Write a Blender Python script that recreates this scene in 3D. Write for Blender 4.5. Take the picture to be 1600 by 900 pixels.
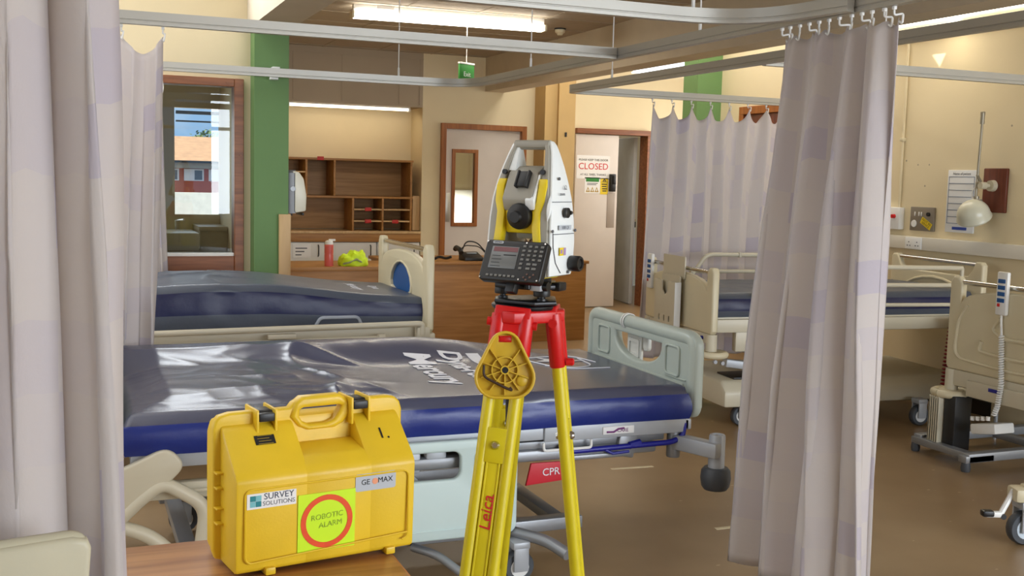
import bpy, bmesh, math, random
from mathutils import Vector, Matrix, Euler, noise as mnoise
random.seed(7)
C = bpy.context.scene.collection
for o in list(bpy.data.objects):
    bpy.data.objects.remove(o)
PI = math.pi
def rad(a): return math.radians(a)

# ------------------------------------------------------------------ camera
cam_d = bpy.data.cameras.new('camera'); cam = bpy.data.objects.new('camera', cam_d); C.objects.link(cam)
F, PITCH, ROLL, YAW, H = 1700.0, rad(5.75), rad(1.44), rad(22.3), 1.5
fw = Vector((math.sin(YAW)*math.cos(PITCH), math.cos(YAW)*math.cos(PITCH), -math.sin(PITCH)))
rt = Vector((math.cos(YAW), -math.sin(YAW), 0)); dn = fw.cross(rt)
cr, sr = math.cos(ROLL), math.sin(ROLL)
r2 = cr*rt - sr*dn; d2 = sr*rt + cr*dn
M = Matrix((r2, -d2, -fw)).transposed().to_4x4(); M.translation = Vector((0, 0, H))
cam.matrix_world = M
cam_d.sensor_width = 36; cam_d.lens = F/1600*36; cam_d.clip_start = .05; cam_d.clip_end = 300
bpy.context.scene.camera = cam

# ------------------------------------------------------------------ world, sun, daylight, exposure
sc = bpy.context.scene
sc.view_settings.view_transform = 'Standard'; sc.view_settings.look = 'None'
sc.view_settings.exposure = 0.0; sc.view_settings.gamma = 1.0; sc.view_settings.use_curve_mapping = False
w = bpy.data.worlds.new('sky'); sc.world = w; w.use_nodes = True
nt = w.node_tree; nt.nodes.clear()
out = nt.nodes.new('ShaderNodeOutputWorld'); bg = nt.nodes.new('ShaderNodeBackground')
tc = nt.nodes.new('ShaderNodeTexCoord'); nz = nt.nodes.new('ShaderNodeTexNoise'); rp = nt.nodes.new('ShaderNodeValToRGB')
nz.inputs['Scale'].default_value = 5; nz.inputs['Detail'].default_value = 6
rp.color_ramp.elements[0].position = .48; rp.color_ramp.elements[0].color = (.33, .55, .86, 1)
rp.color_ramp.elements[1].position = .66; rp.color_ramp.elements[1].color = (.95, .97, 1, 1)
nt.links.new(tc.outputs['Generated'], nz.inputs['Vector']); nt.links.new(nz.outputs['Fac'], rp.inputs['Fac'])
nt.links.new(rp.outputs['Color'], bg.inputs['Color']); bg.inputs['Strength'].default_value = 1.0
nt.links.new(bg.outputs[0], out.inputs[0])

def light(kind, name, loc, direction, energy, color, sx=1, sy=1, spread=None):
    d = bpy.data.lights.new(name, kind); o = bpy.data.objects.new(name, d); C.objects.link(o)
    o.location = loc; o.rotation_euler = Vector(direction).to_track_quat('-Z', 'Y').to_euler()
    d.energy = energy; d.color = color
    if kind == 'AREA':
        d.shape = 'RECTANGLE'; d.size = sx; d.size_y = sy
        if spread: d.spread = spread
    return o
sun = light('SUN', 'sun', (0, 0, 10), (.5, .3, -1), 9.0, (1, .95, .86)); sun.data.angle = rad(.6)
DAY = (.86, .93, 1.0)
light('AREA', 'daylight_near_windows', (4.5, -2.5, 1.75), (-.16, 1, -.08), 370, DAY, 5.0, 1.9)
light('AREA', 'daylight_left_windows', (-2.5, 2.6, 1.75), (1, 0, -.08), 40, DAY, 6.0, 1.8)
light('AREA', 'daylight_left_rooflight', (-.7, 4.4, 3.36), (0, 0, -1), 60, (.95, .97, 1), 2.4, 4.6)
light('AREA', 'mattress_sheen_light', (-.1, 6.98, 3.0), (0, -1, -.35), 60, DAY, 2.2, .6)  # unseen source added high up to give the mattress its bluish sheen
light('AREA', 'daylight_right_rooflight', (5.1, 8.6, 3.36), (0, 0, -1), 55, (1, .97, .9), .8, 4.6)
light('AREA', 'daylight_far_alcove', (7.1, 10.3, 1.9), (-1, .12, 0), 32, (1, .97, .92), 1.6, 1.5)

# ------------------------------------------------------------------ materials
def lin(c): return c/12.92 if c <= .04045 else ((c+.055)/1.055)**2.4
def S(r, g, b): return (lin(r/255), lin(g/255), lin(b/255), 1)
MATS = {}
def mat(name, col, rough=.5, metal=0, var=.06, scale=6, bump=0, bscale=60, coat=0, trans=0, spec=.5, emit=None, estr=0, stretch=None):
    m = bpy.data.materials.new(name); m.use_nodes = True; n = m.node_tree; b = n.nodes['Principled BSDF']
    b.inputs['Roughness'].default_value = rough; b.inputs['Metallic'].default_value = metal
    b.inputs['Specular IOR Level'].default_value = spec; b.inputs['Coat Weight'].default_value = coat
    t = n.nodes.new('ShaderNodeTexCoord'); mp = n.nodes.new('ShaderNodeMapping'); n.links.new(t.outputs['Object'], mp.inputs['Vector'])
    if stretch: mp.inputs['Scale'].default_value = stretch
    if var:
        z = n.nodes.new('ShaderNodeTexNoise'); z.inputs['Scale'].default_value = scale; z.inputs['Detail'].default_value = 5
        n.links.new(mp.outputs[0], z.inputs['Vector'])
        r = n.nodes.new('ShaderNodeValToRGB'); r.color_ramp.elements[0].position = .3; r.color_ramp.elements[1].position = .7
        r.color_ramp.elements[0].color = tuple(c*(1-var) for c in col[:3])+(1,)
        r.color_ramp.elements[1].color = tuple(min(1, c*(1+var)) for c in col[:3])+(1,)
        n.links.new(z.outputs['Fac'], r.inputs['Fac']); n.links.new(r.outputs['Color'], b.inputs['Base Color'])
    else: b.inputs['Base Color'].default_value = col
    if bump:
        z2 = n.nodes.new('ShaderNodeTexNoise'); z2.inputs['Scale'].default_value = bscale; z2.inputs['Detail'].default_value = 4
        n.links.new(mp.outputs[0], z2.inputs['Vector'])
        bp = n.nodes.new('ShaderNodeBump'); bp.inputs['Strength'].default_value = bump; bp.inputs['Distance'].default_value = .01
        n.links.new(z2.outputs['Fac'], bp.inputs['Height']); n.links.new(bp.outputs[0], b.inputs['Normal'])
    if trans: b.inputs['Transmission Weight'].default_value = trans
    if emit: b.inputs['Emission Color'].default_value = emit; b.inputs['Emission Strength'].default_value = estr
    MATS[name] = m; return m
def wood(name, c1, c2, rough=.45, scale=3.0, axis='X'):
    m = mat(name, c1, rough, var=0); n = m.node_tree; b = n.nodes['Principled BSDF']
    t = n.nodes.new('ShaderNodeTexCoord'); mp = n.nodes.new('ShaderNodeMapping')
    st = {'X': (1, 14, 14), 'Y': (14, 1, 14), 'Z': (14, 14, 1)}[axis]
    mp.inputs['Scale'].default_value = st
    z = n.nodes.new('ShaderNodeTexNoise'); z.inputs['Scale'].default_value = scale; z.inputs['Detail'].default_value = 8; z.inputs['Distortion'].default_value = .6
    r = n.nodes.new('ShaderNodeValToRGB'); r.color_ramp.elements[0].position = .34; r.color_ramp.elements[1].position = .68
    r.color_ramp.elements[0].color = c1; r.color_ramp.elements[1].color = c2
    n.links.new(t.outputs['Object'], mp.inputs[0]); n.links.new(mp.outputs[0], z.inputs['Vector'])
    n.links.new(z.outputs['Fac'], r.inputs['Fac']); n.links.new(r.outputs['Color'], b.inputs['Base Color'])
    return m
WALL = mat('cream_wall_paint', S(226, 211, 176), .7, var=.03, scale=2, bump=.05, bscale=150)
WALLT = mat('taupe_wall_panel', S(168, 152, 130), .7, var=.04, scale=2)
CEIL = mat('ceiling_tile', S(176, 163, 145), .85, var=.05, scale=9, bump=.12, bscale=90)
SOFF = mat('soffit_paint', S(205, 192, 170), .8, var=.03)
GREEN = mat('green_paint', S(104, 140, 84), .6, var=.03, scale=3)
TANCOL = mat('tan_pillar_paint', S(190, 158, 104), .6, var=.03)
WHITEW = mat('white_paint', S(232, 230, 224), .55, var=.02)
DOORG = mat('grey_door_laminate', S(214, 205, 198), .5, var=.02)
WOODF = wood('orange_wood_frame', S(140, 82, 36), S(168, 104, 50), .4, 2.5, 'Z')
WOODR = wood('red_brown_wood', S(116, 66, 36), S(150, 92, 54), .4, 2.5, 'X')
OAK = wood('oak_laminate', S(154, 106, 52), S(178, 128, 70), .5, 2.2, 'X')
OAKL = wood('pale_oak_laminate', S(196, 160, 112), S(212, 178, 130), .5, 2, 'Z')
OAKD = wood('oak_shelf', S(150, 112, 70), S(176, 136, 90), .55, 2, 'X')
TABLEW = wood('table_wood', S(148, 96, 48), S(192, 138, 82), .32, 2.0, 'X')
MAHOG = wood('mahogany', S(84, 34, 16), S(112, 50, 26), .4, 3, 'Z')
ALU = mat('satin_aluminium', S(200, 198, 192), .35, .85, var=.03, stretch=(1, 30, 30))
ALUW = mat('painted_track', S(178, 175, 167), .38, .35, var=.02)
CHROME = mat('chrome', S(200, 198, 194), .18, 1, var=0)
STEELG = mat('grey_steel', S(150, 152, 156), .4, .5, var=.03)
GREYP = mat('grey_bed_paint', S(176, 180, 186), .4, .15, var=.03)
DGREY = mat('dark_grey_rubber', S(72, 76, 82), .5, var=.04)
BLACK = mat('black_plastic', S(22, 22, 24), .42, var=.05)
BLACKM = mat('black_metal', S(30, 31, 34), .32, .3, var=.05)
CREAMP = mat('cream_bed_plastic', S(214, 203, 172), .42, var=.02)
CREAMD = mat('cream_bed_metal', S(206, 198, 176), .4, var=.02)
AQUA = mat('pale_aqua_plastic', S(196, 214, 212), .42, var=.02)
SAGE = mat('sage_bed_plastic', S(182, 192, 184), .38, var=.02)
WHITEP = mat('white_plastic', S(236, 236, 234), .4, var=.02)
BLUEI = mat('blue_inset', S(22, 84, 148), .45, var=.03)
BLUEB = mat('blue_bar_paint', S(26, 30, 140), .35, var=.03)
RED = mat('red_paint', S(206, 20, 24), .34, var=.05)
REDS = mat('red_sign', S(196, 26, 44), .4, var=.02)
YELT = mat('yellow_tripod_paint', S(214, 196, 28), .35, var=.05, scale=14)
YELC = mat('yellow_case_plastic', S(230, 192, 40), .40, var=.06, scale=7, bump=.04, bscale=200)
YELD = mat('mustard_plastic', S(204, 168, 40), .42, var=.05)
YELS = mat('yellow_instrument', S(236, 208, 26), .4, var=.02)
GREYS = mat('instrument_grey', S(158, 154, 142), .45, var=.02)
WHITES = mat('instrument_white', S(238, 242, 242), .42, var=.01)
FABT = mat('mattress_grey_top', S(72, 75, 96), .27, var=.05, bump=.05, bscale=200, spec=.8)
FABB = mat('mattress_blue_vinyl', S(26, 44, 122), .36, var=.06, bump=.15, bscale=25)
FABN = mat('mattress_navy_vinyl', S(18, 23, 68), .4, var=.06, bump=.1, bscale=30)
FABG = mat('mattress_charcoal', S(78, 84, 96), .36, var=.05, bump=.1, bscale=40)
PRINTW = mat('white_print', S(226, 226, 232), .5, var=0)
INK = mat('black_ink', S(24, 24, 26), .6, var=0)
INKR = mat('red_ink', S(206, 30, 40), .6, var=0)
INKG = mat('grey_ink', S(96, 98, 104), .6, var=0)
PAPER = mat('white_paper', S(238, 238, 238), .7, var=.01)
GREEND = mat('green_sign', S(38, 128, 44), .5, var=0)
YELSIGN = mat('yellow_sign', S(232, 204, 30), .5, var=0)
NEON = mat('neon_sticker', S(206, 246, 26), .5, var=.02)
ORANGE = mat('orange_red_ink', S(232, 80, 32), .5, var=.06, scale=60)
TEAL = mat('teal_print', S(30, 132, 140), .5, var=0); TEALL = mat('light_teal_print', S(120, 190, 198), .5, var=0)
SILVER = mat('silver_label', S(186, 192, 200), .4, var=0)
PINK = mat('pink_bottle_plastic', S(212, 98, 92), .3, var=.03)
HIVIS = mat('hi_vis_fabric', S(206, 238, 40), .6, var=.08, scale=20)
RTAPE = mat('red_tape', S(196, 44, 36), .5, var=0)
FLOORW = mat('cream_tape', S(214, 200, 168), .6, var=.08, scale=40)
SCREEN = mat('screen_glass', S(96, 98, 98), .25, var=.02, emit=S(150, 152, 150), estr=.12)
BRICK = mat('red_brick', S(190, 96, 72), .8, var=.1, scale=3)
TILE = mat('roof_tile', S(168, 130, 96), .8, var=.15, scale=4)
LEAF = mat('leaf_green', S(98, 116, 58), .7, var=.3, scale=3)
CURT = None
def tube_mat(name, col, s): return mat(name, (1, 1, 1, 1), .5, var=0, emit=col, estr=s)
TUBEW = tube_mat('warm_tube_lit', (1, .86, .66, 1), 9); TUBEC = tube_mat('white_tube_lit', (1, .93, .8, 1), 14)
def glass(name, tint=(1, 1, 1, 1), rough=0.0):
    m = bpy.data.materials.new(name); m.use_nodes = True; n = m.node_tree; n.nodes.clear()
    o = n.nodes.new('ShaderNodeOutputMaterial'); a = n.nodes.new('ShaderNodeBsdfTransparent'); g = n.nodes.new('ShaderNodeBsdfGlossy')
    f = n.nodes.new('ShaderNodeFresnel'); f.inputs['IOR'].default_value = 1.5; mx = n.nodes.new('ShaderNodeMixShader')
    a.inputs['Color'].default_value = tint; g.inputs['Roughness'].default_value = rough
    n.links.new(f.outputs[0], mx.inputs[0]); n.links.new(a.outputs[0], mx.inputs[1]); n.links.new(g.outputs[0], mx.inputs[2]); n.links.new(mx.outputs[0], o.inputs[0])
    return m
GLASS = glass('window_glass', (.93, .96, .95, 1))
def curtain_mat():
    m = bpy.data.materials.new('lilac_check_curtain'); m.use_nodes = True; n = m.node_tree; b = n.nodes['Principled BSDF']
    uv = n.nodes.new('ShaderNodeTexCoord'); mp = n.nodes.new('ShaderNodeMapping'); mp.inputs['Scale'].default_value = (9, 9, 1)
    n.links.new(uv.outputs['UV'], mp.inputs[0])
    fl = n.nodes.new('ShaderNodeVectorMath'); fl.operation = 'FLOOR'; n.links.new(mp.outputs[0], fl.inputs[0])
    wn = n.nodes.new('ShaderNodeTexWhiteNoise'); wn.noise_dimensions = '2D'; n.links.new(fl.outputs[0], wn.inputs['Vector'])
    r = n.nodes.new('ShaderNodeValToRGB'); r.color_ramp.interpolation = 'CONSTANT'
    r.color_ramp.elements[0].color = S(221, 213, 210); r.color_ramp.elements[1].position = .55; r.color_ramp.elements[1].color = S(219, 211, 210)
    e = r.color_ramp.elements.new(.76); e.color = S(216, 208, 210)
    e = r.color_ramp.elements.new(.93); e.color = S(208, 200, 209)
    n.links.new(wn.outputs['Value'], r.inputs['Fac']); n.links.new(r.outputs['Color'], b.inputs['Base Color'])
    b.inputs['Roughness'].default_value = .75; b.inputs['Sheen Weight'].default_value = .2
    z = n.nodes.new('ShaderNodeTexNoise'); z.inputs['Scale'].default_value = 9; z.inputs['Detail'].default_value = 6; n.links.new(uv.outputs['UV'], z.inputs['Vector'])
    bp = n.nodes.new('ShaderNodeBump'); bp.inputs['Strength'].default_value = .25; bp.inputs['Distance'].default_value = .02
    n.links.new(z.outputs['Fac'], bp.inputs['Height']); n.links.new(bp.outputs[0], b.inputs['Normal'])
    o = n.nodes['Material Output']; tr = n.nodes.new('ShaderNodeBsdfTranslucent'); mx = n.nodes.new('ShaderNodeMixShader'); mx.inputs[0].default_value = .3
    n.links.new(r.outputs['Color'], tr.inputs['Color']); n.links.new(b.outputs[0], mx.inputs[1]); n.links.new(tr.outputs[0], mx.inputs[2]); n.links.new(mx.outputs[0], o.inputs[0])
    return m
CURT = curtain_mat()
def floor_mat():
    m = mat('brown_vinyl_floor', S(132, 108, 76), .34, var=0); n = m.node_tree; b = n.nodes['Principled BSDF']
    t = n.nodes.new('ShaderNodeTexCoord')
    z = n.nodes.new('ShaderNodeTexNoise'); z.inputs['Scale'].default_value = 1.6; z.inputs['Detail'].default_value = 8
    r = n.nodes.new('ShaderNodeValToRGB'); r.color_ramp.elements[0].color = S(136, 110, 78); r.color_ramp.elements[1].color = S(158, 132, 98)
    r.color_ramp.elements[0].position = .3; r.color_ramp.elements[1].position = .72
    v = n.nodes.new('ShaderNodeTexVoronoi'); v.inputs['Scale'].default_value = 7; v.inputs['Randomness'].default_value = 1
    mp = n.nodes.new('ShaderNodeMapping'); mp.inputs['Scale'].default_value = (1, 2.4, 1); mp.inputs['Rotation'].default_value = (0, 0, .5)
    lt = n.nodes.new('ShaderNodeMath'); lt.operation = 'LESS_THAN'; lt.inputs[1].default_value = .075
    z3 = n.nodes.new('ShaderNodeTexNoise'); z3.inputs['Scale'].default_value = 2.2
    gt = n.nodes.new('ShaderNodeMath'); gt.operation = 'GREATER_THAN'; gt.inputs[1].default_value = .54
    mu = n.nodes.new('ShaderNodeMath'); mu.operation = 'MULTIPLY'
    mu2 = n.nodes.new('ShaderNodeMath'); mu2.operation = 'MULTIPLY'; mu2.inputs[1].default_value = .55
    mx = n.nodes.new('ShaderNodeMixRGB'); mx.inputs['Color2'].default_value = S(216, 196, 160)
    for nd in (z, z3): n.links.new(t.outputs['Object'], nd.inputs['Vector'])
    n.links.new(t.outputs['Object'], mp.inputs[0]); n.links.new(mp.outputs[0], v.inputs['Vector'])
    n.links.new(v.outputs['Distance'], lt.inputs[0]); n.links.new(z3.outputs['Fac'], gt.inputs[0])
    n.links.new(lt.outputs[0], mu.inputs[0]); n.links.new(gt.outputs[0], mu.inputs[1]); n.links.new(mu.outputs[0], mu2.inputs[0])
    n.links.new(z.outputs['Fac'], r.inputs['Fac']); n.links.new(mu2.outputs[0], mx.inputs['Fac']); n.links.new(r.outputs['Color'], mx.inputs['Color1'])
    n.links.new(mx.outputs['Color'], b.inputs['Base Color'])
    return m
FLOOR = floor_mat()

# ------------------------------------------------------------------ mesh helpers
def tmp_merge(bm, t, mx=None):
    if mx is not None: bmesh.ops.transform(t, matrix=mx, verts=t.verts)
    me = bpy.data.meshes.new('t'); t.to_mesh(me); t.free(); bm.from_mesh(me); bpy.data.meshes.remove(me)
def B(): return bmesh.new()
def box(bm, x0, x1, y0, y1, z0, z1, bev=0, seg=2, mx=None):
    t = bmesh.new(); bmesh.ops.create_cube(t, size=1)
    s = (abs(x1-x0), abs(y1-y0), abs(z1-z0))
    for v in t.verts: v.co = Vector(((v.co.x)*s[0]+(x0+x1)/2, v.co.y*s[1]+(y0+y1)/2, v.co.z*s[2]+(z0+z1)/2))
    if bev: bmesh.ops.bevel(t, geom=list(t.edges), offset=min(bev, .48*min(s)), segments=seg, profile=.5, affect='EDGES')
    tmp_merge(bm, t, mx); return bm
def tube(bm, pts, r, seg=10, caps=True, radii=None):
    pts = [Vector(p) for p in pts]; n = len(pts); rings = []
    up = None
    for i, p in enumerate(pts):
        d = (pts[min(i+1, n-1)]-pts[max(i-1, 0)]).normalized()
        if up is None:
            a = Vector((0, 0, 1)) if abs(d.z) < .9 else Vector((1, 0, 0)); u = d.cross(a).normalized()
        else: u = (up - d*up.dot(d)).normalized()
        up = u; v = d.cross(u); rr = radii[i] if radii else r
        rings.append([bm.verts.new(p+(u*math.cos(2*PI*k/seg)+v*math.sin(2*PI*k/seg))*rr) for k in range(seg)])
    for i in range(n-1):
        for k in range(seg):
            bm.faces.new((rings[i][k], rings[i][(k+1) % seg], rings[i+1][(k+1) % seg], rings[i+1][k]))
    if caps: bm.faces.new(rings[0][::-1]); bm.faces.new(rings[-1])
    return bm
def arc(pts, r, k=6):
    pts = [Vector(p) for p in pts]; o = [pts[0]]
    for i in range(1, len(pts)-1):
        a, b, c = pts[i-1], pts[i], pts[i+1]
        d1 = (a-b); d2_ = (c-b); q = min(r, d1.length*.45, d2_.length*.45)
        p0 = b+d1.normalized()*q; p1 = b+d2_.normalized()*q
        for j in range(k+1):
            t = j/k; o.append(p0*(1-t)**2+b*2*t*(1-t)+p1*t*t)
    o.append(pts[-1]); return o
def lathe(bm, prof, c=(0, 0, 0), axis='Z', seg=24, mx=None, ring=False):
    t = bmesh.new(); rings = []
    if ring: prof = list(prof)+[prof[0]]
    for r, z in prof:
        if r < 1e-6: rings.append([t.verts.new((0, 0, z))])
        else: rings.append([t.verts.new((r*math.cos(2*PI*k/seg), r*math.sin(2*PI*k/seg), z)) for k in range(seg)])
    for a, b in zip(rings[:-1], rings[1:]):
        for k in range(seg):
            q = [a[k % len(a)], a[(k+1) % seg % len(a)], b[(k+1) % seg % len(b)], b[k % len(b)]]
            u = []
            for v in q:
                if v not in u: u.append(v)
            if len(u) > 2:
                try: t.faces.new(u)
                except ValueError: pass
    if not ring:
        if len(rings[0]) > 1: t.faces.new(rings[0][::-1])
        if len(rings[-1]) > 1: t.faces.new(rings[-1])
    else: bmesh.ops.remove_doubles(t, verts=t.verts, dist=1e-6)
    R = {'Z': Matrix(), 'X': Matrix.Rotation(PI/2, 4, 'Y'), 'Y': Matrix.Rotation(-PI/2, 4, 'X')}[axis]
    m = Matrix.Translation(c) @ R
    if mx is not None: m = mx @ m
    tmp_merge(bm, t, m); return bm
def rrect(x0, x1, y0, y1, r, k=5):
    o = []
    for cx, cy, a in ((x1-r, y0+r, -PI/2), (x1-r, y1-r, 0), (x0+r, y1-r, PI/2), (x0+r, y0+r, PI)):
        for j in range(k+1): o.append((cx+r*math.cos(a+PI/2*j/k), cy+r*math.sin(a+PI/2*j/k)))
    return o
def ell(cx, cy, rx, ry, k=28): return [(cx+rx*math.cos(2*PI*j/k), cy+ry*math.sin(2*PI*j/k)) for j in range(k)]
def plate(bm, outline, holes=(), th=.02, bev=0.0, mx=None, res=2):
    """flat shape in local XY with holes, thickness th centred on z=0"""
    cu = bpy.data.curves.new('c', 'CURVE'); cu.dimensions = '2D'; cu.fill_mode = 'BOTH'
    for loop in [outline]+list(holes):
        s = cu.splines.new('POLY'); s.points.add(len(loop)-1)
        for p, q in zip(s.points, loop): p.co = (q[0], q[1], 0, 1)
        s.use_cyclic_u = True
    cu.extrude = max(th/2-bev, 1e-4); cu.bevel_depth = bev; cu.bevel_resolution = res; cu.offset = -bev
    o = bpy.data.objects.new('c', cu); me = bpy.data.meshes.new_from_object(o)
    t = bmesh.new(); t.from_mesh(me); bpy.data.objects.remove(o); bpy.data.meshes.remove(me); bpy.data.curves.remove(cu)
    bmesh.ops.remove_doubles(t, verts=t.verts, dist=1e-5)
    tmp_merge(bm, t, mx); return bm
def textbm(bm, s, size, mx=None, th=.0006, align='CENTER', shear=0, sx=1, bold=0):
    cu = bpy.data.curves.new('t', 'FONT'); cu.body = s; cu.size = size; cu.extrude = th; cu.align_x = align; cu.align_y = 'CENTER'; cu.shear = shear; cu.resolution_u = 3; cu.offset = bold
    o = bpy.data.objects.new('t', cu); me = bpy.data.meshes.new_from_object(o); t = bmesh.new(); t.from_mesh(me)
    bpy.data.objects.remove(o); bpy.data.meshes.remove(me); bpy.data.curves.remove(cu)
    if sx != 1: bmesh.ops.scale(t, vec=(sx, 1, 1), verts=t.verts)
    tmp_merge(bm, t, mx); return bm
def prism(bm, prof, x0, x1, bev=0, mx=None):
    """closed profile in (y,z) extruded along x"""
    t = bmesh.new(); a = [t.verts.new((x0, y, z)) for y, z in prof]; b = [t.verts.new((x1, y, z)) for y, z in prof]; n = len(prof)
    t.faces.new(a[::-1]); t.faces.new(b)
    for i in range(n): t.faces.new((a[i], a[(i+1) % n], b[(i+1) % n], b[i]))
    bmesh.ops.recalc_face_normals(t, faces=t.faces)
    if bev: bmesh.ops.bevel(t, geom=list(t.edges), offset=bev, segments=2, profile=.5, affect='EDGES')
    tmp_merge(bm, t, mx); return bm
def obj(name, bm, m, parent=None, smooth=38, recalc=True):
    if recalc: bmesh.ops.recalc_face_normals(bm, faces=bm.faces)
    me = bpy.data.meshes.new(name); bm.to_mesh(me); bm.free()
    for mm in (m if isinstance(m, (list, tuple)) else [m]): me.materials.append(mm)
    if smooth:
        me.polygons.foreach_set('use_smooth', [True]*len(me.polygons)); me.set_sharp_from_angle(angle=rad(smooth))
    o = bpy.data.objects.new(name, me); C.objects.link(o)
    if parent is not None: o.parent = parent
    return o
def tag(o, label, cat, group=None, kind=None):
    o['label'] = label; o['category'] = cat
    if group: o['group'] = group
    if kind: o['kind'] = kind
    return o
def thing(name, label, cat, loc=(0, 0, 0), rz=0, group=None):
    o = bpy.data.objects.new(name, None); C.objects.link(o); o.empty_display_size = .1
    o.location = loc; o.rotation_euler = (0, 0, rz); return tag(o, label, cat, group)
def struct(name, bm, m, smooth=None):
    o = obj(name, bm, m, None, smooth); o['kind'] = 'structure'; o['label'] = name.replace('_', ' ')+' of the hospital ward'; o['category'] = 'structure'; return o
def T(x, y, z): return Matrix.Translation((x, y, z))
def RX(a): return Matrix.Rotation(a, 4, 'X')
def RY(a): return Matrix.Rotation(a, 4, 'Y')
def RZ(a): return Matrix.Rotation(a, 4, 'Z')
# matrices that stand a flat XY shape upright
UPX = RX(PI/2)                      # local x->x, y->z, facing -Y
UPY = RZ(PI/2) @ RX(PI/2)           # local x->y, y->z, facing +X
UPYn = RZ(-PI/2) @ RX(PI/2)         # local x->-y, y->z, facing -X

# ------------------------------------------------------------------ room shell
def slab(name, boxes, m):
    b = B()
    for q in boxes: box(b, *q)
    o = struct(name, b, m); return o
slab('floor', [(-2.7, 7.6, -2.7, 14.2, -.1, 0)], FLOOR)
# left wall with windows, near wall with windows
def wall_with_windows(name, axis, c, lo, hi, z1, wins, th=.1):
    b = B(); cuts = [lo]+[q for w_ in wins for q in w_[:2]]+[hi]
    def bx_(a0, a1, z0, z1_):
        if axis == 'X': box(b, c-th, c, a0, a1, z0, z1_)
        else: box(b, a0, a1, c-th, c, z0, z1_)
    for i in range(0, len(cuts), 2): bx_(cuts[i], cuts[i+1], 0, z1)
    for a0, a1, z0, zt in wins: bx_(a0, a1, 0, z0); bx_(a0, a1, zt, z1)
    struct(name, b, WALL)
wall_with_windows('wall_left', 'X', -2.6, -2.7, 7.2, 3.4, [(-.4, 2.4, .85, 2.65), (2.8, 5.6, .85, 2.65)])
wall_with_windows('wall_near', 'Y', -2.6, -2.6, 7.6, 3.4, [(.9, 3.7, .8, 2.7), (4.0, 6.8, .8, 2.7)])
def window_frame(name, axis, c, a0, a1, z0, z1):
    b = B()
    P = lambda u0, u1, v0, v1: (box(b, c-.08, c-.02, u0, u1, v0, v1) if axis == 'X' else box(b, u0, u1, c-.08, c-.02, v0, v1))
    P(a0, a1, z0, z0+.06); P(a0, a1, z1-.06, z1); P(a0, a0+.06, z0, z1); P(a1-.06, a1, z0, z1); m_ = (a0+a1)/2; P(m_-.03, m_+.03, z0, z1); P(a0, a1, z1-.6, z1-.55)
    struct(name, b, WHITEW)
window_frame('window_3', 'X', -2.6, -.4, 2.4, .85, 2.65); window_frame('window_4', 'X', -2.6, 2.8, 5.6, .85, 2.65)
window_frame('window_5', 'Y', -2.6, .9, 3.7, .8, 2.7); window_frame('window_6', 'Y', -2.6, 4.0, 6.8, .8, 2.7)
# partition with the glazed screen (far end of the left bay)
GX0, GX1, GZ0, GZ1 = .30, 1.035, .40, 2.075
slab('wall_partition', [(-2.6, GX0, 7.05, 7.15, 0, 3.4), (GX1, 1.08, 7.05, 7.15, 0, 3.4), (GX0, GX1, 7.05, 7.15, GZ1, 3.4), (GX0, GX1, 7.05, 7.15, 0, GZ0)], WALL)
b = B(); box(b, GX1-.058, GX1, 7.02, 7.16, GZ0, GZ1, .004); box(b, GX0, GX0+.058, 7.02, 7.16, GZ0, GZ1, .004); box(b, GX0+.058, GX1-.058, 7.02, 7.16, GZ1-.05, GZ1, .004)
box(b, GX0+.058, GX1-.058, 7.03, 7.15, GZ0, .965, .004)
for x, z in ((GX1-.02, 2.04), (GX1-.02, 1.6), (GX1-.02, 1.25), (GX1-.02, .86), (.62, 2.05), (.93, 2.05)): lathe(b, [(0, -.004), (.006, -.004), (.006, 0), (0, .002)], (x, 7.018, z), 'Y', 8)
wf = struct('window_1', b, WOODR)
b = B(); box(b, GX0+.058, GX1-.058, 7.08, 7.086, .985, GZ1-.05); g = obj('window_pane', b, GLASS, wf, None)
b = B(); box(b, GX0+.058, GX1-.058, 7.04, 7.14, .965, .985, .003); obj('pane_sill', b, WHITEW, wf, None)
slab('trim_1', [(1.08, 1.292, 6.9, 7.25, 0, 2.39)], GREEN)          # green column
slab('trim_2', [(1.06, 1.30, -2.6, 7.25, 2.388, 3.4)], SOFF)         # left beam
slab('trim_3', [(4.345, 4.575, -2.6, 11.53, 2.457, 3.4)], SOFF)      # right beam
b = B(); box(b, 1.30, 4.345, -2.6, 11.53, 2.83, 2.93)
for y in [i*.6-2.4 for i in range(24)]: box(b, 1.30, 4.345, y, y+.012, 2.826, 2.83)
for x in (1.9, 2.5, 3.1, 3.7): box(b, x, x+.012, -2.6, 11.53, 2.826, 2.83)
struct('ceiling', b, CEIL)
window_frame('sheen_light_frame', 'Y', 7.10, -1.2, 1.0, 2.7, 3.3)  # unseen frame set around the added sheen light
slab('ceiling_left', [(-2.6, 1.06, -2.6, 7.15, 3.4, 3.5)], SOFF)
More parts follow.
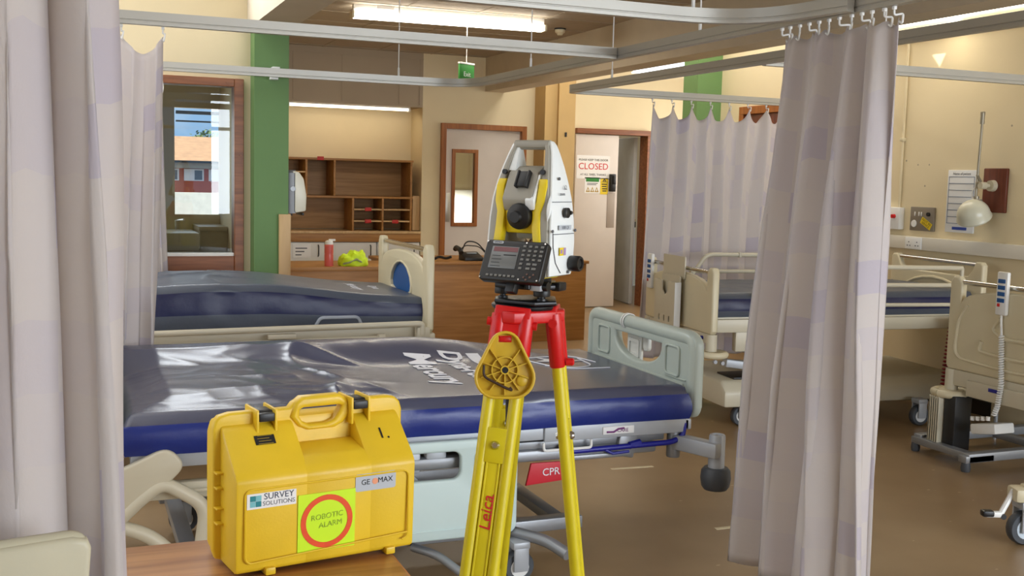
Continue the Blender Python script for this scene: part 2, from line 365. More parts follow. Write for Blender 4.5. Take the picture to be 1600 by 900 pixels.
# right high ceiling with an unseen three-cornered gap, shaped to throw a sun wedge
b = B(); t = bmesh.new(); hz = 3.4; sh = .5*(hz-2.7)
tri = [(5.66-sh, 6.34-.21), (5.66-sh, 5.82-.21), (5.66-.5*(hz-2.33), 6.03-.32)]
plate(b, [(4.575, -2.6), (7.6, -2.6), (7.6, 11.6), (4.575, 11.6)], [tri], .02, 0, T(0, 0, hz+.01)); struct('ceiling_right', b, SOFF)
slab('wall_right', [(5.66, 5.76, 4.80, 9.05, 0, 3.4), (5.76, 7.3, 8.95, 9.05, 0, 3.4), (5.76, 7.6, 4.80, 4.90, 0, 3.4)], WALL)
slab('wall_right_near', [(7.5, 7.6, -2.6, 4.8, 0, 3.4)], WALL)
slab('wall_alcove', [(7.2, 7.3, 9.05, 11.63, 0, 3.4)], WALL)
slab('trim_4', [(5.40, 5.66, 8.78, 9.03, 0, 3.4)], GREEN)            # green pilaster
slab('trim_5', [(5.105, 5.31, 11.2, 11.53, 0, 3.4)], TANCOL)         # tan pillar by the doors
slab('trim_9', [(4.955, 5.105, 11.24, 11.53, 0, 3.4)], TANCOL)
b = B(); box(b, 5.185, 5.21, 11.19, 11.2, 1.98, 2.03, .002); tag(obj('push_button', b, BLACK), 'small dark square button high on the tan pillar', 'switch')
# back wall with door openings, nook and bulkhead
slab('wall_back', [(3.62, 3.83, 11.53, 11.65, 0, 2.93), (4.85, 5.47, 11.53, 11.65, 0, 3.4), (3.83, 4.85, 11.53, 11.65, 2.09, 3.4), (5.47, 6.45, 11.53, 11.65, 2.085, 3.4), (6.45, 7.3, 11.53, 11.65, 0, 3.4),
     (1.86, 3.70, 11.95, 12.05, 0, 2.93), (3.62, 3.72, 11.65, 11.95, 0, 2.93)], WALL)
b = B(); box(b, 1.86, 3.62, 11.53, 11.95, 2.245, 2.83)
for x in (2.20, 2.72, 3.35, 3.58): box(b, x, x+.012, 11.524, 11.53, 2.27, 2.76)
box(b, 1.86, 3.62, 11.522, 11.53, 2.76, 2.775)
struct('trim_6', b, WALLT)
slab('wall_station_left', [(1.296, 1.332, 7.15, 10.35, 0, 2.93), (1.332, 1.86, 10.25, 10.35, 0, 2.93), (1.80, 1.86, 10.35, 12.05, 0, 2.93)], WALL)
slab('baseboard_right', [(5.64, 5.66, 4.9, 8.78, 0, .1)], BLACK)
# glowing strip stands in for the overlit wall top over the alcove
b = B(); box(b, 6.2, 7.0, 11.515, 11.53, 2.78, 2.95); box(b, 6.18, 7.02, 11.51, 11.53, 2.77, 2.78)
struct('overlit_strip', b, tube_mat('overlit_wall_glow', (.72, .84, 1, 1), 1.6))
# door 1 (closed, vision panel)
b = B()
for q in ((3.83, 3.89, 11.49, 11.66, 0, 2.09), (4.79, 4.85, 11.49, 11.66, 0, 2.09), (3.89, 4.79, 11.49, 11.66, 2.03, 2.09)): box(b, *q, .004)
d1 = struct('door_1', b, WOODF)
b = B(); plate(b, [(3.89, .01), (4.79, .01), (4.79, 2.03), (3.89, 2.03)], [[(4.0, .975), (4.26, .975), (4.26, 1.785), (4.0, 1.785)]], .045, 0, T(0, 11.575, 0) @ UPX); obj('door_leaf', b, DOORG, d1, None)
b = B(); plate(b, [(3.975, .95), (4.285, .95), (4.285, 1.81), (3.975, 1.81)], [[(4.015, .99), (4.245, .99), (4.245, 1.77), (4.015, 1.77)]], .07, .004, T(0, 11.572, 0) @ UPX); obj('vision_panel_frame', b, WOODF, d1)
b = B(); box(b, 4.01, 4.25, 11.57, 11.576, .985, 1.775); obj('vision_panel_glass', b, GLASS, d1, None)
b = B(); box(b, 3.91, 3.96, 11.545, 11.553, 1.0, 1.32, .002); obj('push_plate', b, ALU, d1)
# door 2 (sliding leaf with signs, open leaf beyond)
b = B()
for q in ((5.47, 6.45, 11.47, 11.66, 2.04, 2.10), (6.40, 6.45, 11.47, 11.66, 0, 2.04)): box(b, *q, .004)
d2o = struct('door_2', b, WOODR)
b = B(); box(b, 5.475, 6.03, 11.50, 11.54, .012, 2.03, .003); leaf2 = obj('sliding_leaf', b, DOORG, d2o)
b = B(); box(b, 5.90, 6.0, 11.495, 11.5, .95, 1.36, .002); obj('kick_plate', b, mat('dull_plate', S(168, 156, 146), .5, var=.02), d2o)
b = B(); box(b, 5.915, 5.99, 11.46, 11.5, 1.375, 1.58, .006); box(b, 5.945, 5.985, 11.45, 11.47, 1.46, 1.56, .004); obj('keypad_lock', b, BLACKM, d2o)
b = B(); box(b, 6.23, 6.275, 11.7, 12.35, .01, 2.03, .003, mx=T(6.39, 11.7, 0) @ RZ(rad(-7)) @ T(-6.275, -11.7, 0)); obj('open_leaf', b, mat('blue_white_leaf', S(206, 212, 222), .5), d2o)
# rooms beyond the back wall
for nm, q in (('wall_corridor_far', (3.3, 8.2, 13.9, 14.0, 0, 2.6)), ('wall_corridor_left', (3.3, 3.4, 12.05, 13.9, 0, 2.6)), ('wall_corridor_right', (8.1, 8.2, 11.65, 13.9, 0, 2.6)), ('wall_corridor_middle', (5.2, 5.28, 11.65, 13.9, 0, 2.6))): slab(nm, [q], WALL)
slab('ceiling_corridor', [(3.3, 8.2, 11.65, 14.0, 2.6, 2.7)], SOFF)
light('AREA', 'corridor_lamp', (4.4, 12.8, 2.58), (0, 0, -1), 7, (1, .88, .68), .9, .9)
light('AREA', 'cupboard_fill_light', (4.75, 13.0, 1.2), (0, 1, -.55), 7, (1, .93, .78), .3, .2, rad(80))  # unseen lamp added to brighten the cupboard behind the vision panel
b = B(); box(b, 4.3, 5.15, 13.55, 13.88, 0, 1.33, .004); tag(obj('corridor_cupboard', b, WHITEP), 'brightly lit white cupboard seen through the door vision panel', 'cupboard')
light('AREA', 'store_lamp', (6.6, 12.6, 2.58), (0, 0, -1), 9, (1, .9, .75), .6, .6)
# room beyond the glazed screen
slab('wall_sluice', [(-1.2, .90, 10.25, 10.35, 0, 2.6), (.90, 1.296, 10.25, 10.35, 0, 1.10), (.90, 1.296, 10.25, 10.35, 2.06, 2.6), (-1.3, -1.2, 7.15, 10.35, 0, 2.6)], WALL)
slab('ceiling_sluice', [(-1.3, 1.296, 7.15, 10.35, 2.6, 2.7)], SOFF)
light('AREA', 'sluice_window_light', (.2, 10.1, 1.6), (0, -1, -.2), 9, DAY, 1.2, .9)

# ------------------------------------------------------------------ beds
def fbm(x, y, s=0): return mnoise.noise((x, y, s))
def ridge(x, y, s=0): return 1-abs(mnoise.noise((x, y, s)))*2
def mattress(parent, L, W, z0, z1, mats, bands, crown, wr, nx=150, ny=64, r=.035, hump=None, lift=0):
    """x from -L..0, y -W/2..W/2"""
    b = B(); lay = []
    def top(x, y):
        dx = min(x+L, -x); dy = min(y+W/2, W/2-y); d = min(dx, dy)
        z = z1 + crown*(1-(2*y/W)**2)*min(1, dx/.15)
        if hump: z += hump(x, y)
        e = min(1, max(0, d/.16)); z += wr(x, y)*e
        if d < r: z -= r*(1-math.sqrt(max(0, 1-((r-d)/r)**2)))
        return z
    g = []
    for i in range(nx+1):
        x = -L+L*i/nx; row = []
        for j in range(ny+1):
            y = -W/2+W*j/ny; row.append(b.verts.new((x, y, top(x, y))))
        g.append(row)
    for i in range(nx):
        for j in range(ny): b.faces.new((g[i][j], g[i+1][j], g[i+1][j+1], g[i][j+1])).material_index = 0
    rim = [g[i][0] for i in range(nx+1)]+[g[nx][j] for j in range(1, ny+1)]+[g[i][ny] for i in range(nx-1, -1, -1)]+[g[0][j] for j in range(ny-1, 0, -1)]
    prev = rim
    for k, (f, mi) in enumerate(bands):
        cur = []
        for v, v0 in zip(prev, rim):
            x, y = v0.co.x, v0.co.y; z = v0.co.z+(z0-v0.co.z)*f
            nrm = Vector((0, 0, 0))
            if abs(abs(y)-W/2) < 1e-4: nrm.y = math.copysign(1, y)
            if x > -1e-4: nrm.x = 1
            if x < -L+1e-4: nrm.x = -1
            bul = .012*math.sin(PI*f)+.004*fbm(x*9, y*9, z*14)+.005*fbm(x*4+z*9, y*3, 5)
            p = Vector((x, y, z))+nrm*bul; cur.append(b.verts.new(p))
        n = len(rim)
        for q in range(n): b.faces.new((prev[q], cur[q], cur[(q+1) % n], prev[(q+1) % n])).material_index = mi
        prev = cur
    b.faces.new(prev)
    return obj('mattress', b, mats, parent, 60), top
def caster(parent, x, y, r=.065, wheelm=None, turn=0):
    e = B(); m = T(x, y, 0) @ RZ(turn)
    lathe(e, [(r*.55, -.022), (r*.92, -.022), (r, -.014), (r, .014), (r*.92, .022), (r*.55, .022)], (0, 0, r+.001), 'Y', 24, m)
    o = obj('caster_wheel', e, DGREY, parent)
    h = B(); lathe(h, [(0, -.025), (r*.6, -.024), (r*.66, 0), (r*.6, .024), (0, .025)], (0, 0, r), 'Y', 20, m)
    obj('wheel_hub', h, wheelm or WHITEP, o)
    f = B(); box(f, -.03, .03, -.04, -.027, r*.8, r*2.35, .006, mx=m); box(f, -.03, .03, .027, .04, r*.8, r*2.35, .006, mx=m); box(f, -.035, .035, -.04, .04, r*2.2, r*2.7, .008, mx=m)
    obj('caster_fork', f, GREYP, parent)
def hump_none(x, y): return 0

# -- bed in the middle (aqua and grey, deep blue mattress)
bed1 = thing('hospital_bed', 'hospital bed with pale green end board and shiny printed blue mattress, behind yellow case', 'hospital bed', (2.28, 4.17, 0), 0)
def wr1(x, y):
    X = x+2.28; Y = y
    a = .95*max(0, min(1, (1.12-X)/.3))                # wrinkled towards the head half
    q = .0085*ridge(X*1.3+Y*.4, Y*4.6-X*.9, 1)**3*a + .0045*ridge(X*2.4-Y*1.5, Y*7+X*2.2, 4)**4*a
    q += .0035*ridge(X*6.5+Y*3.5, Y*4.5-X*2.5, 12)**4*a*max(0, min(1, (X-.45)/.25))
    c = math.exp(-((X-.95)/.17)**2)
    q += .018*c*max(0, ridge(X*3.4+Y*2.1, Y*1.5-X*1.2, 9))**5
    q += .036*(1-(2*y/.98)**2)*max(0, min(1, (1.25-X)/.6))
    q += .006*fbm(X*2, Y*2.4, 3)*a + .0025*fbm(X*3, Y*3, 2)
    ed = max(0, min(1, (X-1.5)/.5))*max(0, (y-.1)/.4); q += .006*ed*math.sin(X*26+Y*22+3*fbm(X*2, Y*2, 8))
    return q
m1, top1 = mattress(bed1, 2.12, .98, .565, .70, [FABT, FABB], [(.06, 1), (.25, 1), (.45, 1), (.65, 1), (.85, 1), (1, 1)], .006, wr1, 190, 84,
                    hump=lambda x, y: .085*(lambda q: q*q*(3-2*q))(max(0, min(1, (y-.12-.06*max(0, min(1, (x+1.1)/.4)))/.32)))*(lambda q: q*q*(3-2*q))(max(0, min(1, (-x-.1)/.8))))
def on_top(bm, top, dz=.0025):
    for v in bm.verts: v.co.z = top(v.co.x, v.co.y)+dz+v.co.z
    return bm
def bed_text(s, size, x, y, sx=1, mt=PRINTW, shear=.1):
    t = B(); textbm(t, s, size, RZ(-PI/2), .0003, 'CENTER', shear, sx, .004 if size > .1 else 0)
    bmesh.ops.subdivide_edges(t, edges=[e for e in t.edges if e.calc_length() > .03], cuts=2)
    bmesh.ops.translate(t, vec=(x, y, 0), verts=t.verts); on_top(t, top1); o = obj('mattress_print', t, mt, m1, None); return o
bed_text('Mercury', .160, -.90, .02, 1.0); bed_text('Dyna-Form', .138, -.745, .02, .94)
t = B()
for k in range(14):
    y0 = .30-k*.04; box(t, -.662, -.604, y0-.04, y0, 0, .0008)
on_top(t, top1, .0015); obj('mattress_print_band', t, PRINTW, m1, None)
bed_text('STATIC AIR SYSTEM', .03, -.633, .03, 1.2, INKG, 0); bed_text('S E R I E S', .085, -.54, .06, 1.0, PRINTW, 0)
t = B(); plate(t, [(-.42, .10), (-.36, .02), (-.30, .06), (-.31, .0), (-.24, -.04), (-.33, -.05), (-.38, -.13), (-.385, -.04), (-.46, -.02), (-.40, .02)], [], .0006)
bmesh.ops.translate(t, vec=(.06, .14, 0), verts=t.verts); on_top(t, top1, .002); obj('mattress_print_star', t, PRINTW, m1, None)
for ln in ([(-.46, -.12, 0), (-.36, -.2, 0), (-.25, -.16, 0), (-.24, .02, 0)], [(-.48, .0, 0), (-.42, -.22, 0), (-.2, -.22, 0)], [(-.47, .08, 0), (-.25, .1, 0), (-.2, -.08, 0)]):
    t = B(); tube(t, arc(ln, .1), .003, 5); bmesh.ops.translate(t, vec=(.06, .14, 0), verts=t.verts); on_top(t, top1, .002); obj('mattress_print_line', t, PRINTW, m1, None)
# end board
b = B(); hw = .485
ol = rrect(-hw, hw, 0, .34, .05, 6)
hl = [(-.20, .262), (.20, .262), (.155, .235), (.12, .18), (.07, .145), (0, .135), (-.07, .145), (-.12, .18), (-.155, .235)]
hl = []
for j in range(19):
    a = PI*j/18; hl.append((.21*math.cos(a)*1.0, .268-.105*math.sin(a)**.8))
plate(b, ol, [hl], .042, .012, T(.05, 0, .555) @ UPY)
# raised rim: grab bar on top, two uprights, shallow recesses
tube(b, arc([(.05, -hw+.03, .60), (.05, -hw+.03, .875), (.05, hw-.03, .875), (.05, hw-.03, .60)], .05), .031, 14)
box(b, .02, .075, -hw+.08, hw-.08, .672, .69, .008); box(b, .022, .032, -.42, -.25, .70, .705, .002)
eb = obj('end_board', b, SAGE, bed1)
for s in (-1, 1):
    b = B(); plate(b, rrect(s*.31-.06, s*.31+.06, .705, .835, .02), [rrect(s*.31-.05, s*.31+.05, .715, .825, .015)], .012, .004, T(.027, 0, 0) @ UPY); obj('recess_rim', b, SAGE, eb)
b = B()
for dz in (-.006, .006): lathe(b, [(.033, -.004), (.0365, -.004), (.0365, .004), (.033, .004)], (.05, .12+dz*1.4, .875), 'Y', 20, None, True)
obj('cable_tie', b, WHITEP, eb)
b = B(); plate(b, rrect(.03, .16, .70, .84, .012), [], .012, .003, T(.075, 0, 0) @ UPY); plate(b, rrect(-.02, .03, .755, .83, .02), [], .02, .006, T(.085, 0, 0) @ UPY)
plate(b, rrect(.045, .145, .72, .80, .006), [rrect(.06, .13, .735, .785, .005)], .006, 0, T(.066, 0, 0) @ UPY); obj('tag_holder', b, mat('clear_grey_plastic', S(206, 206, 200), .25, var=.02), eb)
# frame, deck
b = B()
box(b, -1.42, .02, -.475, -.43, .515, .565, .006); box(b, -.62, .0, -.485, -.47, .508, .57, .005); box(b, -2.1, .02, .43, .475, .515, .565, .006)
box(b, -2.1, -1.42, -.475, -.43, .515, .565, .006)
box(b, -.02, .03, -.475, .475, .515, .56, .006); box(b, -2.1, -.05, -.44, .44, .535, .563, .004)
obj('deck_frame', b, GREYP, bed1)
b = B(); box(b, -1.4, -.12, -.465, -.40, .43, .475, .012); box(b, -1.4, -.12, .40, .46, .43, .475, .012); box(b, -.75, -.08, -.45, -.38, .475, .505, .004)
for x in (-.99, -.35): box(b, x-.04, x+.04, -.468, -.44, .43, .525, .008, mx=T(x, 0, 0) @ RY(.2) @ T(-x, 0, 0))
box(b, -.52, -.24, -.474, -.44, .425, .445, .006)
obj('under_frame', b, STEELG, bed1)
b = B(); lathe(b, [(.026, .4), (.028, .405), (.028, .51), (.026, .515)], (-.03, -.44, 0)); lathe(b, [(0, -.001), (.009, 0), (.009, .006)], (-.03, -.466, .43), 'Y', 10); obj('frame_post', b, STEELG, bed1)
b = B(); box(b, -1.1, -.1, -.30, .30, .40, .53, .02); obj('deck_underside', b, DGREY, bed1)
b = B(); tube(b, arc([(-.62, -.478, .505), (-.62, -.482, .475), (-.42, -.482, .475), (-.42, -.478, .505)], .012), .0055, 8); obj('mattress_loop', b, WHITEP, bed1)
b = B(); tube(b, arc([(-.52, -.475, .463), (-.06, -.478, .470), (-.01, -.478, .49), (-.005, -.475, .545)], .05), .011, 10); tube(b, [(-.37, -.475, .466), (-.33, -.49, .446), (-.26, -.49, .45)], .006, 8); tube(b, [(-.52, -.47, .475), (-.55, -.46, .478)], .012, 8); tube(b, [(-.25, -.474, .468), (-.2, -.47, .476)], .015, 8)
obj('release_bar', b, BLUEB, bed1)
b = B(); box(b, -.375, -.24, -.4905, -.4855, .523, .553, .001); st = obj('maker_sticker', b, PAPER, bed1)
b = B(); tube(b, [(-.36, -.492, .533), (-.33, -.492, .532), (-.31, -.492, .543), (-.285, -.492, .545)], .004, 6); textbm(b, 'CARE', .02, T(-.29, -.491, .536) @ UPX); obj('sticker_print', b, mat('purple_ink', S(120, 60, 120), .5, var=0), st)
b = B(); plate(b, [(-.69, .345), (-.52, .356), (-.52, .428), (-.67, .43)], [], .012, .003, T(0, -.475, 0) @ UPX); cp = obj('cpr_handle', b, REDS, bed1); cp['label'] = 'red emergency release handle with white lettering'
b = B(); textbm(b, 'CPR', .040, T(-.588, -.483, .392) @ UPX @ RZ(.03), .0008); obj('cpr_lettering', b, PRINTW, cp)
# corner bumper
b = B(); box(b, -.02, .2, -.028, .028, .435, .495, .008, mx=T(-.02, -.46, 0) @ RZ(rad(-68)))
lathe(b, [(0, .352), (.032, .352), (.032, .515), (.029, .523), (.02, .523), (.018, .51), (0, .51)], (.065, -.61, 0), 'Z', 24); obj('bumper_arm', b, GREYP, bed1)
b = B(); lathe(b, [(.02, .305), (.046, .305), (.055, .318), (.06, .35), (.057, .38), (.046, .392), (.03, .392)], (.065, -.61, 0), 'Z', 28); obj('bumper_roller', b, DGREY, bed1)
b = B(); box(b, -.02, .2, -.028, .028, .435, .495, .008, mx=T(-.02, .46, 0) @ RZ(rad(68))); lathe(b, [(0, .352), (.032, .352), (.032, .515), (.029, .523), (0, .523)], (.065, .61, 0)); obj('bumper_arm', b, GREYP, bed1)
b = B(); lathe(b, [(.02, .305), (.046, .305), (.055, .318), (.06, .35), (.057, .38), (.046, .392), (.03, .392)], (.065, .61, 0), 'Z', 28); obj('bumper_roller', b, DGREY, bed1)
# side rail panel (lowered), pale aqua
b = B(); ol = rrect(-1.62, -.74, .182, .548, .035)
plate(b, ol, [rrect(-1.40, -.965, .405, .508, .03)], .03, .008, T(0, -.505, 0) @ UPX)
sr_ = obj('side_rail', b, AQUA, bed1)
for z0, z1 in ((.385, .51), (.225, .35)):
    b = B(); plate(b, rrect(-.915, -.765, z0, z1, .03), [rrect(-.903, -.777, z0+.012, z1-.012, .025)], .008, .003, T(0, -.521, 0) @ UPX); obj('panel_rib', b, AQUA, sr_)
b = B(); box(b, -1.6, -.76, -.524, -.518, .218, .222, .001); obj('lower_rib', b, AQUA, sr_)
b = B(); box(b, -1.2, -1.1, -.46, -.42, .42, .50, .01); box(b, -1.08, -1.0, -.46, -.42, .45, .505, .01); obj('rail_bracket', b, GREYP, bed1)
# cream head-end rail with open arms
b = B()
plate(b, [(p.x, p.y) for p in arc([(-2.22, .50, 0), (-2.12, .535, 0), (-1.985, .595, 0), (-1.925, .53, 0), (-2.03, .425, 0), (-2.10, .385, 0), (-2.22, .40, 0)], .055)], [], .034, .010, T(0, -.50, 0) @ UPX)
tube(b, arc([(-2.16, -.50, .34), (-2.07, -.50, .425), (-2.0, -.50, .475), (-1.86, -.50, .385), (-1.885, -.50, .20)], .06), .024, 12)
tube(b, arc([(-2.2, -.50, .36), (-2.04, -.5, .30), (-1.95, -.5, .2)], .06), .024, 12)
obj('head_side_rail', b, CREAMD, bed1)
b = B(); box(b, -2.1, -1.6, -.46, -.42, .40, .46, .01); tube(b, [(-1.98, -.47, .43), (-1.83, -.47, .43), (-1.82, -.47, .46)], .007, 8); obj('rail_mount', b, CREAMD, bed1)
b = B(); plate(b, ol := rrect(-.47, .47, .5, 1.0, .06), [], .04, .012, T(-2.19, 0, 0) @ UPY); obj('head_board', b, SAGE, bed1)
# base
b = B()
for y in (-.40, .40): box(b, -1.95, -.42, y-.03, y+.03, .14, .19, .006)
for x in (-1.9, -1.12, -.5): box(b, x-.03, x+.03, -.40, .40, .14, .18, .006)
obj('base_frame', b, STEELG, bed1)
b = B()
for y in (-.34, .34):
    for x0, x1 in ((-1.18, -.92), (-1.75, -1.5)):
        b = B(); L_ = math.hypot(x1-x0, .25); an = math.atan2(.25, x1-x0)
        box(b, 0, L_, -.03, .03, -.035, .035, .006, mx=T(x1, y, .17) @ RY(-(PI-an)) ); obj('lift_arm', b, GREYP, bed1)
b = B(); tube(b, arc([(-.80, -.40, .175), (-.66, -.62, .175), (-.62, -.72, .15)], .05), .022, 12); obj('base_strut', b, STEELG, bed1); b = B(); tube(b, arc([(-1.12, -.44, .14), (-1.05, -.52, .13), (-1.0, -.66, .1)], .05), .016, 10); obj('base_strut', b, STEELG, bed1)
for x in (-1.85, -.52):
    for y in (-.42, .42): caster(bed1, x if y > 0 else (x-.22 if x > -1 else x), y if y > 0 else y-.12, .06)

# -- cream beds: shared end board
def cream_board(parent, name, W, z0, z1, inset=None, bar=CHROME, hand=None, emboss=False):
    hw = W/2; h = z1-z0; b = B()
    inn = [(-hw+.085, h-.11)]
    top_ = []
    for j in range(13):
        a = PI*j/12; top_.append(((hw-.085)*math.cos(a), h-.14+.085*math.sin(a)))
    ol = [(-hw, .02), (-hw+.02, 0), (hw-.02, 0), (hw, .02), (hw, h-.03), (hw-.02, h), (hw-.06, h), (hw-.085, h-.03)]+top_+[(-hw+.085, h-.03), (-hw+.06, h), (-hw+.02, h), (-hw, h-.03)]
    holes = [inset] if inset else []
    plate(b, ol, holes, .045, .012, T(0, 0, z0) @ UPY)
    o = obj(name, b, CREAMP, parent)
    b = B(); tube(b, [(0, -hw+.045, z1-.03), (0, hw-.045, z1-.03)], .014, 14); obj('grab_bar', b, bar, o)
    if inset:
        b = B(); plate(b, inset, [], .02, 0, T(0, 0, z0) @ UPY); obj('blue_panel', b, BLUEI, o)
        b = B(); c = [sum(p[0] for p in inset)/len(inset), sum(p[1] for p in inset)/len(inset)]
        ou = [(c[0]+(p[0]-c[0])*1.16, c[1]+(p[1]-c[1])*1.16) for p in inset]; plate(b, ou, [inset], .056, .006, T(0, 0, z0) @ UPY); obj('panel_ring', b, CREAMP, o)
    if emboss:
        b = B(); ou = [(-hw+.06, .05), (hw-.06, .05), (hw-.1, h-.16), (-hw+.1, h-.16)]
        pts = arc([(-hw+.14, h-.15, 0), (-hw+.08, h*.55, 0), (-hw+.06, .07, 0), (0, .05, 0), (hw-.06, .07, 0), (hw-.08, h*.55, 0), (hw-.14, h-.15, 0)], .08)
        for s in (-1, 1): tube(b, [(s*.024, p.x, z0+p.y) for p in pts], .010, 8)
        for s in (-1, 1): tube(b, arc([(s*.024, -.10, z0+h*.62), (s*.024, -.16, z0+h*.5), (s*.024, -.08, z0+h*.42), (s*.024, .2, z0+h*.42)], .06), .012, 8); tube(b, arc([(s*.024, -.22, z0+h*.36), (s*.024, -.24, z0+h*.25), (s*.024, 0, z0+h*.22), (s*.024, .24, z0+h*.25)], .05), .012, 8)
        obj('embossed_rib', b, CREAMP, o)
    return o
def handset(parent, x, y, z, rz=0, cord=None):
    m = T(x, y, z) @ RZ(rz)
    b = B(); box(b, -.012, .012, -.036, .036, -.2, .03, .008, mx=m); o = obj('handset', b, WHITEP, parent); o['label'] = 'white handset with blue keys'
    b = B()
    for k in range(4): box(b, .012, .015, -.024, .024, -.03-k*.034, -.008-k*.034, .003, mx=m)
    obj('handset_keys', b, BLUEI, o)
    b = B(); box(b, .012, .015, -.022, -.004, -.155, -.138, .002, mx=m); obj('handset_red_key', b, RED, o)
    return o
def coil(bm, pts, R, turns, r=.005, seg=10):
    pts = [Vector(p) for p in pts]; L = [0]
    for a, c in zip(pts[:-1], pts[1:]): L.append(L[-1]+(c-a).length)
    o = []
    N = turns*seg
    for i in range(N+1):
        s = L[-1]*i/N; k = max(j for j in range(len(pts)-1) if L[j] <= s+1e-9); f = (s-L[k])/(L[k+1]-L[k])
        p = pts[k].lerp(pts[k+1], f); d = (pts[k+1]-pts[k]).normalized(); a = Vector((1, 0, 0)) if abs(d.x) < .8 else Vector((0, 1, 0)); u = d.cross(a).normalized(); v = d.cross(u)
        t = 2*PI*i/seg; o.append(p+(u*math.cos(t)+v*math.sin(t))*R)
    tube(bm, o, r, 6); return bm
NOW = lambda x, y: .004*fbm(x*3, y*3, 1)

# -- bed at the back left
bed2 = thing('hospital_bed', 'cream hospital bed with blue oval in its end board, in front of the oak counter', 'hospital bed', (1.79, 6.0, 0), 0)
def wr2(x, y): return .012*max(0, ridge(x*4+y*2, y*2.5-x*1.5, 3))**4*max(0, min(1, (-.75-x)/.3))+.003*fbm(x*4, y*4, 2)
m2, top2 = mattress(bed2, 2.05, .84, .705, .845, [FABG, FABN, FABG], [(.03, 1), (.2, 1), (.45, 1), (.6, 1), (.68, 2), (.85, 2), (1, 2)], .012, wr2, 120, 48,
                    hump=lambda x, y: .085*math.exp(-((x+.95)/.55)**2)+.07*max(0, min(1, (-1.0-x)/.5))*.6)
for s_, sz, x, y in (('Mercury', .09, -.32, -.1), ('Dyna', .07, -.2, -.08)): t = B(); textbm(t, s_, sz, T(x, y, 0) @ RZ(-PI/2), .0003, 'CENTER', .1); on_top(t, top2); obj('mattress_print', t, PRINTW, m2, None)
b = B(); tube(b, arc([(-.60, -.425, .715), (-.58, -.437, .755), (-.38, -.437, .755), (-.36, -.425, .715)], .04), .009, 8); obj('mattress_handle', b, mat('light_grey_strap', S(164, 170, 180), .6), m2)
ins = [(-.19, .195), (-.08, .165), (.08, .165), (.19, .195), (.20, .225), (.18, .27), (.12, .315), (.06, .335), (0, .342), (-.06, .335), (-.12, .315), (-.18, .27), (-.20, .225)]
cream_board(bed2, 'end_board', .985, .665, 1.135, ins); 
b = B(); plate(b, rrect(-.47, .47, .66, 1.12, .08), [], .045, .012, T(-2.1, 0, 0) @ UPY); obj('head_board', b, CREAMP, bed2)
b = B(); box(b, -2.08, -.03, -.44, -.40, .625, .70, .006); box(b, -2.08, -.03, .40, .44, .625, .70, .006); box(b, -2.08, -.03, -.42, .42, .66, .702, .004)
obj('deck_frame', b, CREAMD, bed2)
b = B(); tube(b, arc([(-1.8, -.50, .70), (-.07, -.50, .718), (-.045, -.50, .715), (-.045, -.50, .66)], .02), .016, 10); tube(b, [(-1.7, -.50, .635), (-.27, -.50, .648)], .014, 10); box(b, -.86, -.72, -.515, -.485, .66, .685, .004); lathe(b, [(0, -.018), (.024, -.018), (.024, .018), (0, .018)], (-.27, -.5, .648), 'X', 14)
box(b, -.075, .0, -.505, -.45, .63, .70, .01); obj('side_rail', b, CREAMD, bed2)
b = B(); box(b, -.03, .03, -.50, -.44, .60, .665, .01); obj('corner_socket', b, CREAMD, bed2)
b = B()
for y in (-.36, .36): box(b, -1.75, -.3, y-.03, y+.03, .14, .19, .006)
for x in (-1.7, -.35): box(b, x-.04, x+.04, -.38, .38, .14, .19, .006); box(b, x-.05, x+.05, -.12, .12, .19, .64, .01)
obj('base_frame', b, CREAMD, bed2)
for x in (-1.7, -.35):
    for y in (-.36, .36): caster(bed2, x, y, .06)

# -- bed behind the hanging curtain on the right
bed3 = thing('hospital_bed', 'cream hospital bed with a document holder on its end board, behind the right curtain', 'hospital bed', (3.60, 5.96, 0), PI+rad(-5))
# local +y faces the camera, local -x runs to the head
m3, top3 = mattress(bed3, 1.9, .84, .70, .845, [FABG, FABN, FABG], [(.03, 1), (.2, 1), (.5, 1), (.66, 1), (.74, 2), (.9, 2), (1, 2)], .012, lambda x, y: .01*max(0, ridge(x*4, y*3, 6))**3+.003*fbm(x*5, y*5, 2), 100, 48)
bd3 = cream_board(bed3, 'end_board', .96, .60, 1.0, None)
b = B(); plate(b, rrect(-.13, .13, .62, .92, .01), [], .008, 0, T(.055, -.02, 0) @ UPY); plate(b, rrect(-.16, .15, .90, 1.04, .01), [], .008, 0, T(.03, -.03, 0) @ UPY)
dh = obj('document_holder', b, CREAMD, bed3); dh['label'] = 'grey cream wall pocket hanging on the end board'
b = B(); plate(b, [(-.17, .60), (.13, .60), (.13, .88), (.03, .88), (.025, .82), (-.02, .79), (-.06, .82), (-.065, .88), (-.17, .88)], [ell(-.09, .64, .012, .02, 10), ell(-.02, .64, .012, .02, 10), ell(.05, .64, .012, .02, 10)], .01, .003, T(.085, -.02, 0) @ UPY)
box(b, .055, .085, -.195, -.185, .60, .88, .002); box(b, .055, .085, .10, .11, .60, .88, .002); box(b, .055, .085, -.19, .11, .595, .605, .002); obj('pocket', b, CREAMD, dh)
b = B(); box(b, .05, .092, .110, .114, .60, .88, .001); obj('pocket_side', b, WHITEP, dh)
handset(bed3, .03, -.395, .995, 0)
b = B(); box(b, -1.9, -.03, -.44, -.40, .62, .70, .006); box(b, -1.9, -.03, .40, .455, .61, .69, .006); box(b, -1.9, -.03, -.42, .42, .665, .70, .004); box(b, -.015, .015, -.47, .47, .54, .60, .006)
for y in (.445, -.445): lathe(b, [(.0, .50), (.034, .50), (.034, .60), (0, .60)], (.0, y, 0), 'Z', 18)
